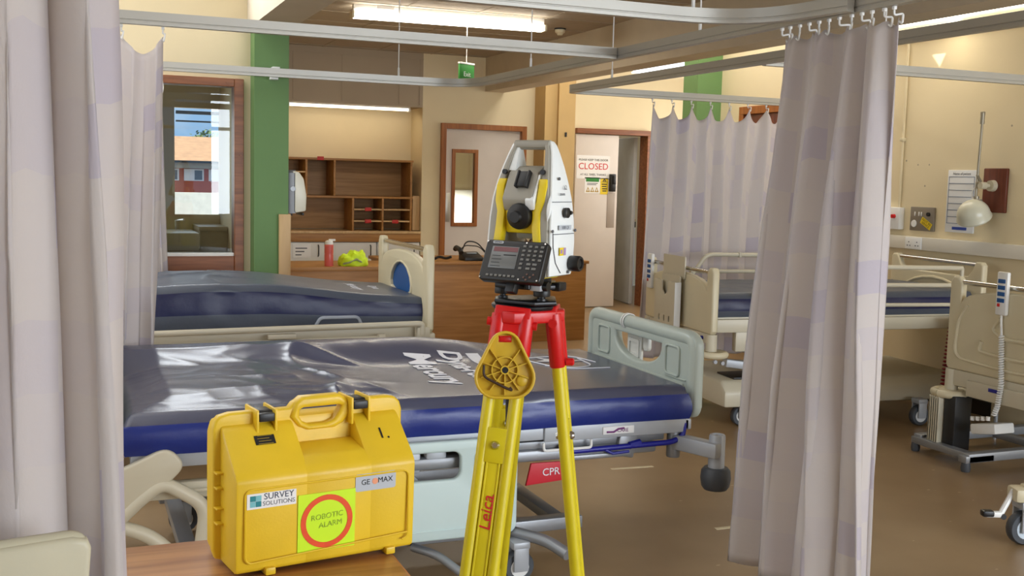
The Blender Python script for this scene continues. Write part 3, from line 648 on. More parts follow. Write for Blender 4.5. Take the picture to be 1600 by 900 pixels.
box(b, -.42, -.16, .40, .45, .49, .62, .012, mx=T(0, 0, 0)); obj('deck_frame', b, CREAMD, bed3)
b = B(); lathe(b, [(.0, -.022), (.012, -.012), (.012, .012), (0, .022)], (.018, .36, .57), 'X', 14); obj('oval_badge', b, BLUEB, bed3)
for y in (.47, -.47): b = B(); tube(b, [(.0+.075*math.cos(a*PI/8), y+.075*math.sin(a*PI/8), .485) for a in range(17)], .020, 10); obj('bumper_ring', b, CREAMP, bed3)
b = B(); box(b, -1.2, -.1, .30, .36, .38, .43, .008, mx=T(0, 0, .02) @ RY(rad(-8))); lathe(b, [(0, 0), (.012, 0), (.012, .02), (0, .02)], (-.12, .36, .41), 'Y', 12); lathe(b, [(0, 0), (.012, 0), (.012, .02), (0, .02)], (-.07, .36, .42), 'Y', 12); obj('lift_link', b, GREYP, bed3)
b = B(); prism(b, [(-.42, .14), (-.42, .24), (-.36, .30), (.36, .30), (.42, .24), (.42, .14)], -1.85, -.12, .02); bc = obj('base_cover', b, CREAMD, bed3)
b = B(); box(b, -.75, -.22, .12, .34, .30, .312, .004); obj('cover_opening', b, BLACK, bc)
b = B(); tube(b, [(-.44+.05*math.cos(a*PI/8), .423, .165+.05*math.sin(a*PI/8)) for a in range(9)], .006, 8); tube(b, [(-.44+.028*math.cos(a*PI/8), .423, .165+.028*math.sin(a*PI/8)) for a in range(9)], .004, 8); obj('brake_emblem', b, BLACK, bc)
for x in (-1.45, -.3):
    for y in (-.4, .52 if x < -1 else .3): caster(bed3, x, y, .065)
for s in (-1, 1):
    b = B(); tube(b, arc([(-.28, s*.47, .83), (-.42, s*.47, 1.015), (-1.75, s*.47, 1.0)], .05), .015, 10); tube(b, [(-.3, s*.47, .90), (-1.75, s*.47, .89)], .014, 10); tube(b, [(-.3, s*.47, .775), (-1.75, s*.47, .765)], .012, 10)
    for x in (-.9, -1.75): tube(b, [(x, s*.47, 1.0), (x, s*.47, .68)], .013, 10)
    box(b, -.68, -.66, s*.47-.02, s*.47+.02, .995, 1.03, .004); obj('side_rail', b, CREAMD, bed3)
def head_board(parent, x, W, z0, z1):
    hw = W/2; h = z1-z0; b = B()
    ol = [(-hw, .02), (-hw+.02, 0), (hw-.02, 0), (hw, .02), (hw, h-.02), (hw-.02, h), (hw-.07, h), (hw-.1, h-.06), (hw-.14, h-.1), (-hw+.14, h-.1), (-hw+.1, h-.06), (-hw+.07, h), (-hw+.02, h), (-hw, h-.02)]
    plate(b, ol, [], .045, .012, T(x, 0, z0) @ UPY); o = obj('head_board', b, CREAMP, parent)
    b = B(); tube(b, [(x, -hw+.05, z1-.02), (x, hw-.05, z1-.02)], .014, 12); obj('grab_bar', b, CHROME, o)
    b = B()
    for rr in (.2, .32): tube(b, [(x+.024, rr*math.cos(PI*k/12)*1.2, z0+.08+rr*.62*math.sin(PI*k/12)) for k in range(13)], .012, 8)
    obj('arch_rib', b, CREAMP, o)
head_board(bed3, -1.93, .94, .62, 1.035)

# -- bed at the right edge
bed4 = thing('hospital_bed', 'cream hospital bed with embossed end board and pedestal base at the right edge', 'hospital bed', (4.60, 4.215, 0), PI)
cream_board(bed4, 'end_board', .95, .50, 1.02, None, CHROME, None, True)
m4, top4 = mattress(bed4, 2.0, .84, .56, .70, [FABG, FABN, FABG], [(.03, 1), (.3, 1), (.66, 1), (.74, 2), (1, 2)], .012, NOW, 40, 24)
h4 = handset(bed4, .035, -.09, 1.045, 0)
b = B(); tube(b, [(.035, -.09, .845), (.037, -.085, .80), (.04, -.075, .74)], .006, 8)
coil(b, [(.04, -.075, .74), (.045, -.06, .60), (.05, -.045, .48), (.05, -.06, .36), (.05, -.08, .31)], .011, 34, .0045, 8); obj('coiled_cord', b, WHITEP, h4)
b = B(); box(b, -.05, .09, -.17, .0, .22, .275, .008, mx=T(.05, -.03, .25) @ RX(rad(12)) @ T(-.05, 0, -.25)); cb = obj('control_box', b, WHITEP, bed4)
b = B()
for k in range(4): lathe(b, [(0, 0), (.011, 0), (.011, .02), (0, .02)], (.115, -.16+k*.035, .27+k*.007), 'Z', 10)
obj('control_knobs', b, WHITEP, cb)
b = B(); box(b, -.02, .02, -.46, .46, .41, .50, .008); box(b, -1.9, -.0, -.45, -.40, .46, .54, .006); box(b, -1.9, 0, .40, .45, .46, .54, .006); box(b, -1.9, 0, -.42, .42, .53, .56, .004); box(b, .02, .035, -.30, .42, .37, .46, .006)
for y in (-.44, .44): lathe(b, [(.0, .38), (.036, .38), (.036, .50), (0, .50)], (.0, y, 0), 'Z', 18)
obj('deck_frame', b, CREAMD, bed4)
b = B(); box(b, .035, .04, -.14, -.06, .425, .445, .002); obj('blue_badge', b, BLUEB, bed4)
for y in (-.44, .44): b = B(); tube(b, [(.09*math.cos(a*PI/10), y+.09*math.sin(a*PI/10), .362) for a in range(21)], .022, 10); lathe(b, [(0, .34), (.07, .345), (.07, .38), (0, .385)], (0, y, 0), 'Z', 18); obj('bumper_ring', b, CREAMP, bed4)
b = B()
for k in range(5): box(b, -.01, .10, -.50+k*.016, -.488+k*.016, .06, .345, .003)
box(b, -.01, .10, -.50, -.42, .06, .34, .004); obj('pedestal_column', b, CREAMD, bed4)
b = B(); box(b, -.05, .07, -.415, -.33, .05, .36, .006); box(b, -1.5, -.2, -.3, .3, .36, .46, .02); obj('pedestal_core', b, BLACK, bed4)
b = B(); box(b, .06, .12, -.60, -.13, .045, .085, .006); box(b, .0, .20, -.16, -.10, .05, .09, .006, mx=T(0, 0, 0)); box(b, -1.3, .18, -.16, -.10, .05, .10, .006); box(b, -1.3, .1, -.60, -.54, .05, .10, .006); box(b, -.5, -.44, -.6, .4, .05, .09, .006); box(b, -1.3, -1.24, -.6, .4, .05, .09, .006); box(b, -1.3, .1, .3, .36, .05, .10, .006)
obj('base_frame', b, STEELG, bed4)
b = B()
for x, y in ((.10, -.58), (.17, -.13), (-1.27, -.57), (-1.27, .33), (.06, .33)): lathe(b, [(0, 0), (.022, 0), (.026, .02), (.022, .05), (0, .05)], (x, y, 0), 'Z', 14)
obj('base_foot', b, DGREY, bed4)
b = B(); plate(b, rrect(-.47, .47, .5, 1.0, .06), [], .04, .012, T(-2.02, 0, 0) @ UPY); obj('head_board', b, CREAMP, bed4)
# -- wheeled base corner at the lower right
trol = thing('patient_hoist', 'white wheeled base with brake pedal at the lower right edge', 'hoist', (3.70, 3.37, 0), rad(-22))
b = B(); box(b, .0, .10, -.05, .05, .19, .25, .015); box(b, .08, .16, -.035, .035, .17, .235, .012); box(b, .05, .9, -.045, .045, .20, .26, .015); tube(b, [(.85, 0, .23), (.85, 0, 1.2)], .04, 14); box(b, .5, .56, -.5, .5, .2, .25, .01); tube(b, arc([(.85, 0, 1.2), (.85, 0, 1.5), (.45, 0, 1.65)], .1), .035, 12)
obj('base_leg', b, CREAMP, trol)
caster(trol, .06, 0, .072, mat('blue_white_hub', S(206, 220, 232), .4), rad(10))
b = B(); tube(b, [(.01, -.0, .235), (-.055, -.03, .135)], .012, 8); box(b, -.12, -.05, -.045, -.015, .125, .15, .008, mx=T(0, 0, 0)); obj('brake_pedal', b, WHITEP, trol)
b = B(); box(b, -.135, -.085, -.05, -.01, .128, .155, .008); lathe(b, [(0, 0), (.012, 0), (.012, .03), (0, .03)], (-.045, -.045, .13), 'Y', 10); obj('pedal_pad', b, BLACK, trol)
for x in (.53,):
    for y in (-.45, .45): caster(trol, x, y, .06)

# ------------------------------------------------------------------ curtain tracks
ZR = 2.08
def track_profile(bm, pts, hgt=.052, wid=.034, z=ZR):
    """hollow looking rail: main box with a lip line, swept along a polyline in plan"""
    pts = [Vector((p[0], p[1], 0)) for p in pts]; n = len(pts); secs = []
    prof = [(-wid/2, z), (wid/2, z), (wid/2, z+.012), (wid/2-.003, z+.014), (wid/2-.003, z+.017), (wid/2, z+.019), (wid/2, z+hgt), (-wid/2, z+hgt), (-wid/2, z+.019), (-wid/2+.003, z+.017), (-wid/2+.003, z+.014), (-wid/2, z+.012)]
    for i in range(n):
        if i == 0: d = pts[1]-pts[0]
        elif i == n-1: d = pts[-1]-pts[-2]
        else: d = (pts[i+1]-pts[i]).normalized()+(pts[i]-pts[i-1]).normalized()
        d.normalize(); nn = Vector((-d.y, d.x, 0)); secs.append([bm.verts.new((pts[i].x+nn.x*a, pts[i].y+nn.y*a, q)) for a, q in prof])
    k = len(prof)
    for a, c in zip(secs[:-1], secs[1:]):
        for j in range(k): bm.faces.new((a[j], a[(j+1) % k], c[(j+1) % k], c[j]))
    bm.faces.new(secs[0]); bm.faces.new(secs[-1][::-1])
def track(label, pts, rods=(), ztop=2.83, group=None):
    t = thing('curtain_track', label, 'curtain track', (pts[0][0], pts[0][1], 0)); o0 = Vector((pts[0][0], pts[0][1], 0))
    b = B(); track_profile(b, [(p[0]-o0.x, p[1]-o0.y) for p in pts]); obj('rail', b, ALUW, t)
    for x, y, zt in rods:
        b = B(); tube(b, [(x-o0.x, y-o0.y, ZR+.05), (x-o0.x, y-o0.y, zt)], .0035, 8); lathe(b, [(.007, 0), (.007, .05), (.0045, .055), (.0045, 0)], (x-o0.x, y-o0.y, ZR+.05), 'Z', 10); lathe(b, [(0, 0), (.02, 0), (.015, .012), (0, .012)], (x-o0.x, y-o0.y, zt-.012), 'Z', 12); obj('drop_rod', b, WHITEP, t)
    return t
def corner(a, c, b_, r, k=8): return [(p.x, p.y) for p in arc([(a[0], a[1], 0), (c[0], c[1], 0), (b_[0], b_[1], 0)], r, k)]
track('curtain track crossing the upper left in front of the ceiling lamp', [(-1.9, 4.72), (2.44, 4.72)], [(-.6, 4.72, 3.4)])
track('long curtain track with curved corner running from the green column towards the viewer', [(-2.55, 6.80)]+corner((1.3, 6.80), (2.46, 6.80), (2.46, 5.0), .32)+[(2.46, -1.2)], [(1.97, 6.8, 2.83), (2.46, 5.8, 2.83), (2.46, 4.0, 2.83), (2.46, 1.5, 2.83)])
track('topmost curtain track with curved end joining the long track by the right curtain', [(-1.9, 3.5)]+corner((.5, 3.5), (2.38, 3.5), (2.425, 2.6), .35)[:-1]+[(2.422, 3.0)], [(1.2, 3.5, 2.83), (2.12, 3.5, 2.83)])
track('right bay curtain track with rounded corner carrying the far grey curtain', [(3.135, -1.0), (3.135, 6.3)]+corner((3.135, 6.4), (3.135, 6.76), (3.6, 6.76), .12)+[(5.62, 6.76)], [(3.135, 6.1, 2.83), (3.135, 2.5, 2.83)])
track('short curtain track between the two right hand beds ending at the wall', [(3.17, 4.55), (7.5, 4.55)], [(3.9, 4.55, 2.83)])
b = B(); box(b, 1.17, 1.215, 6.83, 6.9, ZR-.012, ZR+.004, .002); box(b, 1.18, 1.225, 6.83, 6.9, ZR+.053, ZR+.066, .002); tag(obj('track_bracket', b, WHITEP), 'small white bracket fixing the track to the left green column', 'bracket')

# ------------------------------------------------------------------ curtains
def poly(P, u):
    P = [Vector(p) for p in P]; L = [0]
    for a, c in zip(P[:-1], P[1:]): L.append(L[-1]+(c-a).length)
    s = u*L[-1]; k = max(j for j in range(len(P)-1) if L[j] <= s+1e-9); return P[k].lerp(P[k+1], (s-L[k])/(L[k+1]-L[k]))
def curtain(label, top, bot, zt, zb, folds, a0, a1, hooks=0, seed=0, sag=.03, sharp=.5, group='bed curtains', width=2.0, zbf=None, hookr=None, flip=False, bulge=None):
    t = thing('bed_curtain', label, 'curtain', (top[0][0], top[0][1], 0)); o0 = Vector((top[0][0], top[0][1], 0))
    top = [(p[0], p[1], 0) for p in top]; bot = [(p[0], p[1], 0) for p in bot]
    nu = int(folds*16); nv = 56; b = B(); uvl = b.loops.layers.uv.new('UVMap'); G = []
    tops = []
    for i in range(nu+1):
        u = i/nu; row = []
        P0 = poly(top, u); P1 = poly(bot, u)
        dt = (poly(top, min(1, u+.02))-poly(top, max(0, u-.02))).normalized(); db = (poly(bot, min(1, u+.02))-poly(bot, max(0, u-.02))).normalized()
        hk = abs(math.sin(PI*u*hooks)) if hooks else 0
        for j in range(nv+1):
            v = j/nv; z1_ = zt-(sag*(hk**.8) if hooks else 0)
            zbb = zbf(u) if zbf else zb
            z = z1_+(zbb-z1_)*v
            d = dt.lerp(db, v).normalized(); n = Vector((-d.y, d.x, 0))
            ph = 2*PI*folds*(u+.06*mnoise.noise((u*2.1+seed, v*.9, seed)) ) + .9*mnoise.noise((u*4, v*1.6, seed+5))
            amp = (a0+(a1-a0)*min(1, v*1.6)**.8)*(.65+.7*abs(mnoise.noise((u*folds*.55, v*.6, seed+9)))*1.6)
            s1 = math.sin(ph); f = math.copysign(abs(s1)**(1-.35*sharp), s1)
            off = amp*(f+.22*math.sin(2*ph+1.3+seed))+.25*amp*mnoise.noise((u*folds*2.2, v*3, seed+2))
            lat = .55*amp*math.sin(2*ph)*min(1, v*2+.3)
            bl = bulge(u, v) if bulge else 0
            p = P0.lerp(P1, v**1.15)+n*(off+bl)+d*lat - o0; p.z = z+(.006*mnoise.noise((u*30, v*4, seed)) if j else 0)
            row.append(b.verts.new(p))
        G.append(row)
    for i in range(nu):
        for j in range(nv):
            f = b.faces.new((G[i][j], G[i+1][j], G[i+1][j+1], G[i][j+1]))
            for l, (a, c) in zip(f.loops, ((i, j), (i+1, j), (i+1, j+1), (i, j+1))): l[uvl].uv = (a/nu*width+seed, c/nv*(zt-zb))
    pts = []
    if hooks:
        for k in range(hooks+1):
            v = G[min(nu, round(k/hooks*nu))][0].co; pts.append(v.copy())
    o = obj('curtain_panel', b, CURT, t, 180, recalc=False)
    md = o.modifiers.new('thickness', 'SOLIDIFY'); md.thickness = .0025; md.offset = 0
    for p in pts:
        wx = p.x+o0.x; wy = p.y+o0.y
        hx, hy = (hookr(wx, wy) if hookr else (wx, wy)); hx -= o0.x; hy -= o0.y
        h = B(); tube(h, arc([(hx, hy, ZR-.002), (hx, hy, ZR-.03), (p.x+.008, p.y-.01, p.z+.012), (p.x+.002, p.y-.014, p.z-.022), (p.x, p.y-.002, p.z-.012)], .008, 3), .0036, 7); box(h, hx-.006, hx+.006, hy-.006, hy+.006, ZR-.012, ZR-.0005, .002)
        obj('curtain_hook', h, WHITEP, t)
    return t
curtain('large pale lilac curtain in the left foreground, nearest the viewer', [(-.40, 1.80), (-.12, 1.77), (.062, 1.77)], [(-.44, 1.80), (-.14, 1.77), (.102, 1.77)], 2.05, .18, 4.0, .034, .046, 8, 3.3, .02, .35, width=1.9, group=None)
curtain('lilac curtain hanging behind the large one, by the window', [(-.25, 4.74), (.37, 4.72)], [(-.3, 4.74), (.322, 4.72)], 2.04, .3, 6.0, .02, .03, 4, 6.1, .075, .5, width=1.4)
curtain('narrow white curtain edge hanging over the glazed screen', [(.2, 6.82), (.525, 6.80)], [(.2, 6.82), (.555, 6.80)], 1.97, .25, 5, .012, .02, 3, 1.7, .12, .3, width=.8)
curtain('bunched lilac curtain hanging right of the tripod, in front of the right bay', [(2.46, 3.43), (2.46, 2.93), (2.472, 2.83)], [(2.335, 3.44), (2.34, 3.02), (2.40, 2.86), (2.53, 2.83)], 2.045, .09, 4.4, .022, .062, 11, 4.4, .022, .55, width=1.7, hookr=lambda x, y: (2.46, y), bulge=lambda u, v: -.03*math.sin(PI*min(1, v))*(1 if u < .3 else .4))
curtain('long grey lilac curtain drawn along the far side of the right bay', [(3.80, 6.76), (3.96, 6.76), (4.9, 6.76)], [(3.74, 6.76), (3.98, 6.76), (4.9, 6.76)], 2.045, .25, 6.6, .022, .032, 7, 8.2, .10, .3, width=2.6, hookr=lambda x, y: (x, 6.76))

# ------------------------------------------------------------------ table, case, chair
tb = thing('wooden_table', 'wood topped table in the foreground carrying the yellow case', 'table', (.645, 2.445, 0))
b = B(); box(b, -.546, 0, -1.0, 0, .643, .678, .003); obj('table_top', b, TABLEW, tb)
b = B(); box(b, -.004, .003, -1.0, .001, .644, .6765, .001); obj('edge_strip', b, mat('chipped_edge', S(196, 128, 70), .5), tb)
for x in (-.49, -.06):
    for y in (-.94, -.06): b = B(); box(b, x-.025, x+.025, y-.025, y+.025, 0, .643, .004); obj('leg', b, STEELG, tb)
b = B(); box(b, -.49, -.06, -.07, -.05, .59, .643, .003); box(b, -.49, -.06, -.95, -.93, .59, .643, .003); box(b, -.50, -.48, -.95, -.05, .59, .643, .003); obj('apron', b, STEELG, tb)

case = thing('instrument_case', 'yellow hard plastic instrument case with stickers standing on the wooden table', 'case', (.305, 2.17, .679), rad(9.5))
CW = .40
lo = [(0, .012), (.0, .20), (.012, .214), (.075, .292), (.10, .296), (.10, .004), (.012, .004)]
b = B()
def cw_prof(bm, x0, x1, deep):
    p = [(.006, .012), (.0, .20), (.010, .214), (.092+deep, .288 if not deep else .262), (.118, .300 if not deep else .264), (.118, .006), (.014, .006)]
    prism(bm, p, x0, x1, .006)
cw_prof(b, .0, .155, 0); cw_prof(b, .29, CW, 0)
prism(b, [(.006, .012), (.0, .20), (.010, .214), (.034, .232), (.095, .244), (.118, .244), (.118, .006), (.014, .006)], .145, .30, .006)
fs = obj('front_shell', b, YELC, case)
b = B(); prism(b, [(.120, .006), (.120, .300), (.19, .298), (.212, .27), (.215, .20), (.215, .016), (.20, .006)], 0.0, CW, .012)
for z in (.09, .165):
    box(b, -.014, .004, .085, .135, z, z+.004, .001); box(b, -.014, .004, .085, .135, z+.032, z+.036, .001)
obj('back_shell', b, YELC, case)
b = B()
EX = .016
ol = [(-EX, .03), (-EX+.006, .012), (.012, .004), (CW-.012, .004), (CW+EX-.006, .012), (CW+EX, .03), (CW+EX, .295), (CW+EX-.005, .312), (CW+EX-.017, .323), (CW-.02, .327), (.302, .327), (.278, .330), (.262, .338), (.175, .338), (.158, .330), (.150, .320), (.02, .320), (-.002, .315), (-EX+.004, .304), (-EX, .287)]
hl = [(.170, .300), (.178, .288), (.192, .281), (.232, .281), (.250, .287), (.262, .303), (.268, .316), (.262, .318), (.180, .318), (.172, .314)]
plate(b, ol, [hl], .026, .006, T(0, .119, 0) @ UPX)
for x in (.072, .112, .285, .325): box(b, x-.003, x+.003, .082, .16, .268 if x < .2 else .276, .326 if x < .2 else .335, .002)
rim = obj('seam_rim', b, YELC, case)
b = B(); plate(b, [(.150, .300), (.160, .330), (.176, .342), (.262, .342), (.280, .330), (.290, .300), (.272, .278), (.25, .268), (.19, .268), (.168, .278)], [hl], .034, .008, T(0, .116, 0) @ UPX); obj('handle', b, YELC, case)
for x in (.092, .305):
    z = .312 if x < .2 else .320
    b = B(); lathe(b, [(0, -.017), (.009, -.017), (.009, .017), (0, .017)], (x, .104, z), 'X', 14); box(b, x-.017, x+.017, .082, .106, z-.012, z+.006, .003); box(b, x-.016, x+.016, .10, .14, z-.004, z+.01, .003); obj('latch', b, BLACK, case)
for x in (.06, .33): b = B(); prism(b, [(-.004, -.0), (-.004, .016), (.03, .016), (.03, -.0)], x, x+.022, .003); obj('case_foot', b, YELC, case)
b = B(); tube(b, [(p[0], -.0012, p[1]) for p in rrect(.018, .382, .030, .183, .014)]+[(.382, -.0012, .044)], .0022, 6); obj('front_bead', b, YELC, fs)
# stickers (front face lies at y = 0..006)
def FY(z): return .006-.006*(z-.012)/.188
def stick(name, x0, x1, z0, z1, m, parent=case, dy=.0009, r=.001):
    b = B(); plate(b, rrect(x0, x1, z0, z1, r), [], .0008, 0, T(0, FY((z0+z1)/2)-dy, 0) @ RX(PI/2+.032)@ T(0, 0, 0)); return obj(name, b, m, parent, None)
def up(x, z, dy=.0016, rot=0): return T(x, FY(z)-dy, z) @ RX(PI/2+.032) @ RZ(rot)
def upstick(name, x0, x1, z0, z1, m, dy=.001, r=.001, parent=case):
    b = B(); w_, h_ = (x1-x0)/2, (z1-z0)/2; plate(b, rrect(-w_, w_, -h_, h_, r), [], .0008, 0, up((x0+x1)/2, (z0+z1)/2, dy)); return obj(name, b, m, parent, None)
s1 = upstick('survey_sticker', .022, .126, .142, .174, PAPER)
b = B()
for i, j in ((0, 1), (1, 0)): plate(b, rrect(-.0057, .0057, -.0057, .0057, .0005), [], .0006, 0, up(.034+i*.012, .152+j*.012, .0018))
obj('teal_squares', b, TEAL, s1, None)
b = B()
for i, j in ((0, 0), (1, 1)): plate(b, rrect(-.0057, .0057, -.0057, .0057, .0005), [], .0006, 0, up(.034+i*.012, .152+j*.012, .0018))
obj('light_squares', b, TEALL, s1, None)
b = B(); textbm(b, 'SURVEY', .0185, up(.089, .1655, .0018), .0002, sx=1.0); obj('sticker_word', b, mat('slate_ink', S(52, 62, 84), .6, var=0), s1, None)
b = B(); textbm(b, 'SOLUTIONS', .0128, up(.089, .151, .0018), .0002, sx=1.0); obj('sticker_word', b, INKG, s1, None)
s2 = upstick('maker_sticker', .258, .352, .148, .186, SILVER, r=.005)
b = B(); textbm(b, 'GE', .0165, up(.281, .167, .0018), .0002); textbm(b, 'MAX', .0165, up(.327, .168, .0018), .0002); obj('sticker_word', b, INK, s2, None)
b = B(); plate(b, ell(0, 0, .0068, .0068), [], .0006, 0, up(.303, .1675, .0018)); obj('orange_dot', b, mat('peach_ink', S(236, 158, 120), .6, var=0), s2, None)
s3 = upstick('neon_sticker', .130, .258, .032, .158, NEON, dy=.0016)
b = B(); plate(b, ell(0, 0, .058, .0575, 40), [ell(0, 0, .0465, .046, 40)], .0006, 0, up(.194, .0950, .0026)); obj('orange_ring', b, ORANGE, s3, None)
b = B(); textbm(b, 'ROBOTIC', .0165, up(.194, .106, .0026, .05), .0002, shear=.1); textbm(b, 'ALARM', .0165, up(.202, .088, .0026, .06), .0002, shear=.1); obj('faded_handwriting', b, mat('faded_ink', S(140, 172, 32), .6, var=.5, scale=160), s3, None)
SL = T(0, 0, 0)
def slope(x, f, dy=.0012, rot=0):   # on the sloping shoulder, f 0..1 up the slope
    a = Vector((x, .010, .214)).lerp(Vector((x, .092, .288)), f); an = math.atan2(.074, .082)
    return T(a.x, a.y-dy*.67, a.z+dy*.74) @ RX(an) @ RZ(rot)
b = B(); plate(b, rrect(-.0215, .0215, -.0115, .0115, .001), [], .0006, 0, slope(.082, .70)); s4 = obj('black_label', b, INK, case, None)
b = B()
for k in range(4): plate(b, rrect(-.016+.002*(k % 2), .016-.003*(k % 3), -.0007, .0007, .0003), [], .0004, 0, slope(.082, .70+(k-1.5)*.06, .0018))
obj('label_lines', b, mat('dull_gold_ink', S(150, 126, 40), .6, var=0), s4, None)
b = B(); textbm(b, '1.', .040, slope(.347, .55, .0012, -.1), .0003, shear=-.1); obj('handwritten_mark', b, INK, case, None)

ch = thing('chair', 'cream plastic chair back at the lower left corner of the view', 'chair', (-.17, 1.63, 0), rad(4))
b = B(); plate(b, [(-.2, .55), (.165, .55), (.175, .70), (.195, .955), (.19, .968), (.17, .974), (-.2, .955), (-.235, .94), (-.24, .7)], [], .03, .008, T(0, 0, 0) @ UPX); tube(b, arc([(-.23, .004, .60), (-.226, .004, .952), (.182, .004, .968), (.165, .004, .60)], .02), .013, 10); obj('backrest', b, mat('cream_chair_vinyl', S(196, 190, 166), .45), ch)
b = B(); box(b, -.21, .19, -.42, 0, .43, .49, .02); obj('seat', b, mat('beige_seat', S(176, 168, 146), .55), ch)
for x in (-.2, .18):
    for y in (-.4, 0): b = B(); tube(b, [(x, y, 0), (x, y, .56 if y == 0 else .44)], .013, 10); obj('leg', b, STEELG, ch)

# ------------------------------------------------------------------ tripod and total station
RZI = rad(-23.0)
TX, TY, TZ = 1.088, 2.565, 1.182
trip = thing('survey_tripod', 'yellow survey tripod with a red head standing in front of the hospital bed', 'tripod', (TX, TY, 0), RZI)
# local +x is to the viewer's right, local +y away from the viewer
b = B(); lathe(b, [(0, TZ-.012), (.082, TZ-.012), (.085, TZ-.008), (.085, TZ-.003), (.08, TZ), (.0, TZ)], (0, 0, 0), 'Z', 36); hd = obj('head_plate', b, BLACKM, trip)
b = B(); pts = []
for k in range(3):
    a = rad((-112, -5, 112)[k])
    for da in (-38, -14, 14, 38): pts.append((.105*math.cos(a+rad(da)*.62) if abs(da) < 20 else .088*math.cos(a+rad(da)), .105*math.sin(a+rad(da)*.62) if abs(da) < 20 else .088*math.sin(a+rad(da))))
plate(b, pts, [ell(0, 0, .034, .034)], .032, .006, T(0, 0, TZ-.028)); 
head = obj('red_head', b, RED, trip)
feet = [(-.150, -.30), (.212, -.03), (-.10, .34)]
hips = [(-.030, -.074), (.080, -.004), (-.022, .074)]
def leg(fx, fy, hx, hy, lettering=False, wide=.058):
    hip = Vector((hx, hy, TZ-.045)); foot = Vector((fx, fy, 0)); d = (foot-hip).normalized()
    a = Vector((-(fy), fx, 0)).normalized()
    if lettering: a = Vector((1, -.12, 0)).normalized()
    a = (a-d*a.dot(d)).normalized(); nrm = a.cross(d).normalized()
    if nrm.y > 0 and lettering: nrm = -nrm; a = -a
    L_ = (foot-hip).length
    fr = Matrix((a, nrm, d)).transposed().to_4x4(); fr.translation = hip       # local x across, y outward, z down the leg
    h = wide/2
    b = B()
    for s in (-1, 1): lathe(b, [(0, .03), (.0155, .03), (.0155, L_*.70), (.0, L_*.70)], (s*h, 0, 0), 'Z', 16, fr)
    box(b, -h-.012, h+.012, -.014, .014, L_*.66, L_*.71, .004, mx=fr)
    lg = obj('leg', b, YELT, trip)
    b = B()
    for s in (-1, 1): lathe(b, [(0, -.022), (.0205, -.022), (.0215, -.01), (.0205, .112), (.0175, .116), (0, .116)], (s*h, 0, 0), 'Z', 18, fr)
    box(b, -h, h, -.017, .017, -.03, .11, .004, mx=fr); box(b, -h-.012, h+.012, -.012, .02, -.042, -.012, .004, mx=fr)
    lathe(b, [(0, -h-.03), (.011, -h-.03), (.011, h+.03), (0, h+.03)], (0, 0, .0), 'X', 12, fr)
    obj('leg_socket', b, RED, lg)
    b = B(); box(b, -.017, .017, -.010, .010, L_*.27, L_*.975, .003, mx=fr); box(b, -.0185, -.013, -.0125, .0125, L_*.27, L_*.97, .002, mx=fr); box(b, .013, .0185, -.0125, .0125, L_*.27, L_*.97, .002, mx=fr); box(b, -.026, .026, -.0135, .0135, L_*.225, L_*.30, .003, mx=fr)
    lathe(b, [(.02, L_*.96), (.017, L_*.985), (.003, L_*1.005), (0, L_*1.005)], (0, 0, 0), 'Z', 14, fr); obj('lower_leg', b, YELT, lg)
    b = B(); lathe(b, [(0, .010), (.011, .010), (.011, .018), (.007, .024), (0, .024)], (0, 0, L_*.262), 'Y', 14, fr) ; lathe(b, [(0, -.024), (.007, -.024), (.011, -.018), (.011, -.010), (0, -.010)], (0, 0, L_*.262), 'Y', 14, fr); obj('clamp_bolt', b, CHROME, lg)
    if lettering:
        b = B(); textbm(b, 'Leica', .042, fr @ T(.0, 0, L_*.585) @ T(0, .0155, 0) @ RX(-PI/2) @ RZ(PI/2), .0006, shear=.18)
        c = B(); textbm(c, 'Leica', .042, fr @ T(.0, 0, L_*.405) @ T(0, .0115, 0) @ RX(PI/2) @ RZ(-PI/2) , .0006, shear=.18); b.free()
        tube(c, [fr @ Vector((-.012, .0115, L_*.365)), fr @ Vector((-.012, .0115, L_*.43))], .0012, 6)
        obj('red_lettering', c, INKR, lg)
    return fr, L_
fr0, L0 = leg(*feet[0], *hips[0], True, .066); leg(*feet[1], *hips[1]); leg(*feet[2], *hips[2])
b = B(); tube(b, [(-.02, -.02, TZ-.05), (-.035, .0, TZ-.16), (-.03, .0, TZ-.42)], .010, 10); obj('centre_strap', b, BLACK, trip)
b = B(); lathe(b, [(0, TZ-.075), (.018, TZ-.075), (.022, TZ-.06), (.022, TZ-.044), (0, TZ-.044)], (0, 0, 0), 'Z', 18); obj('centre_screw', b, CHROME, trip)
b = B(); lathe(b, [(0, -.006), (.010, -.006), (.010, .012), (.006, .016), (0, .016)], (.115, -.035, TZ-.145), 'X', 14); obj('strap_knob', b, RED, trip)

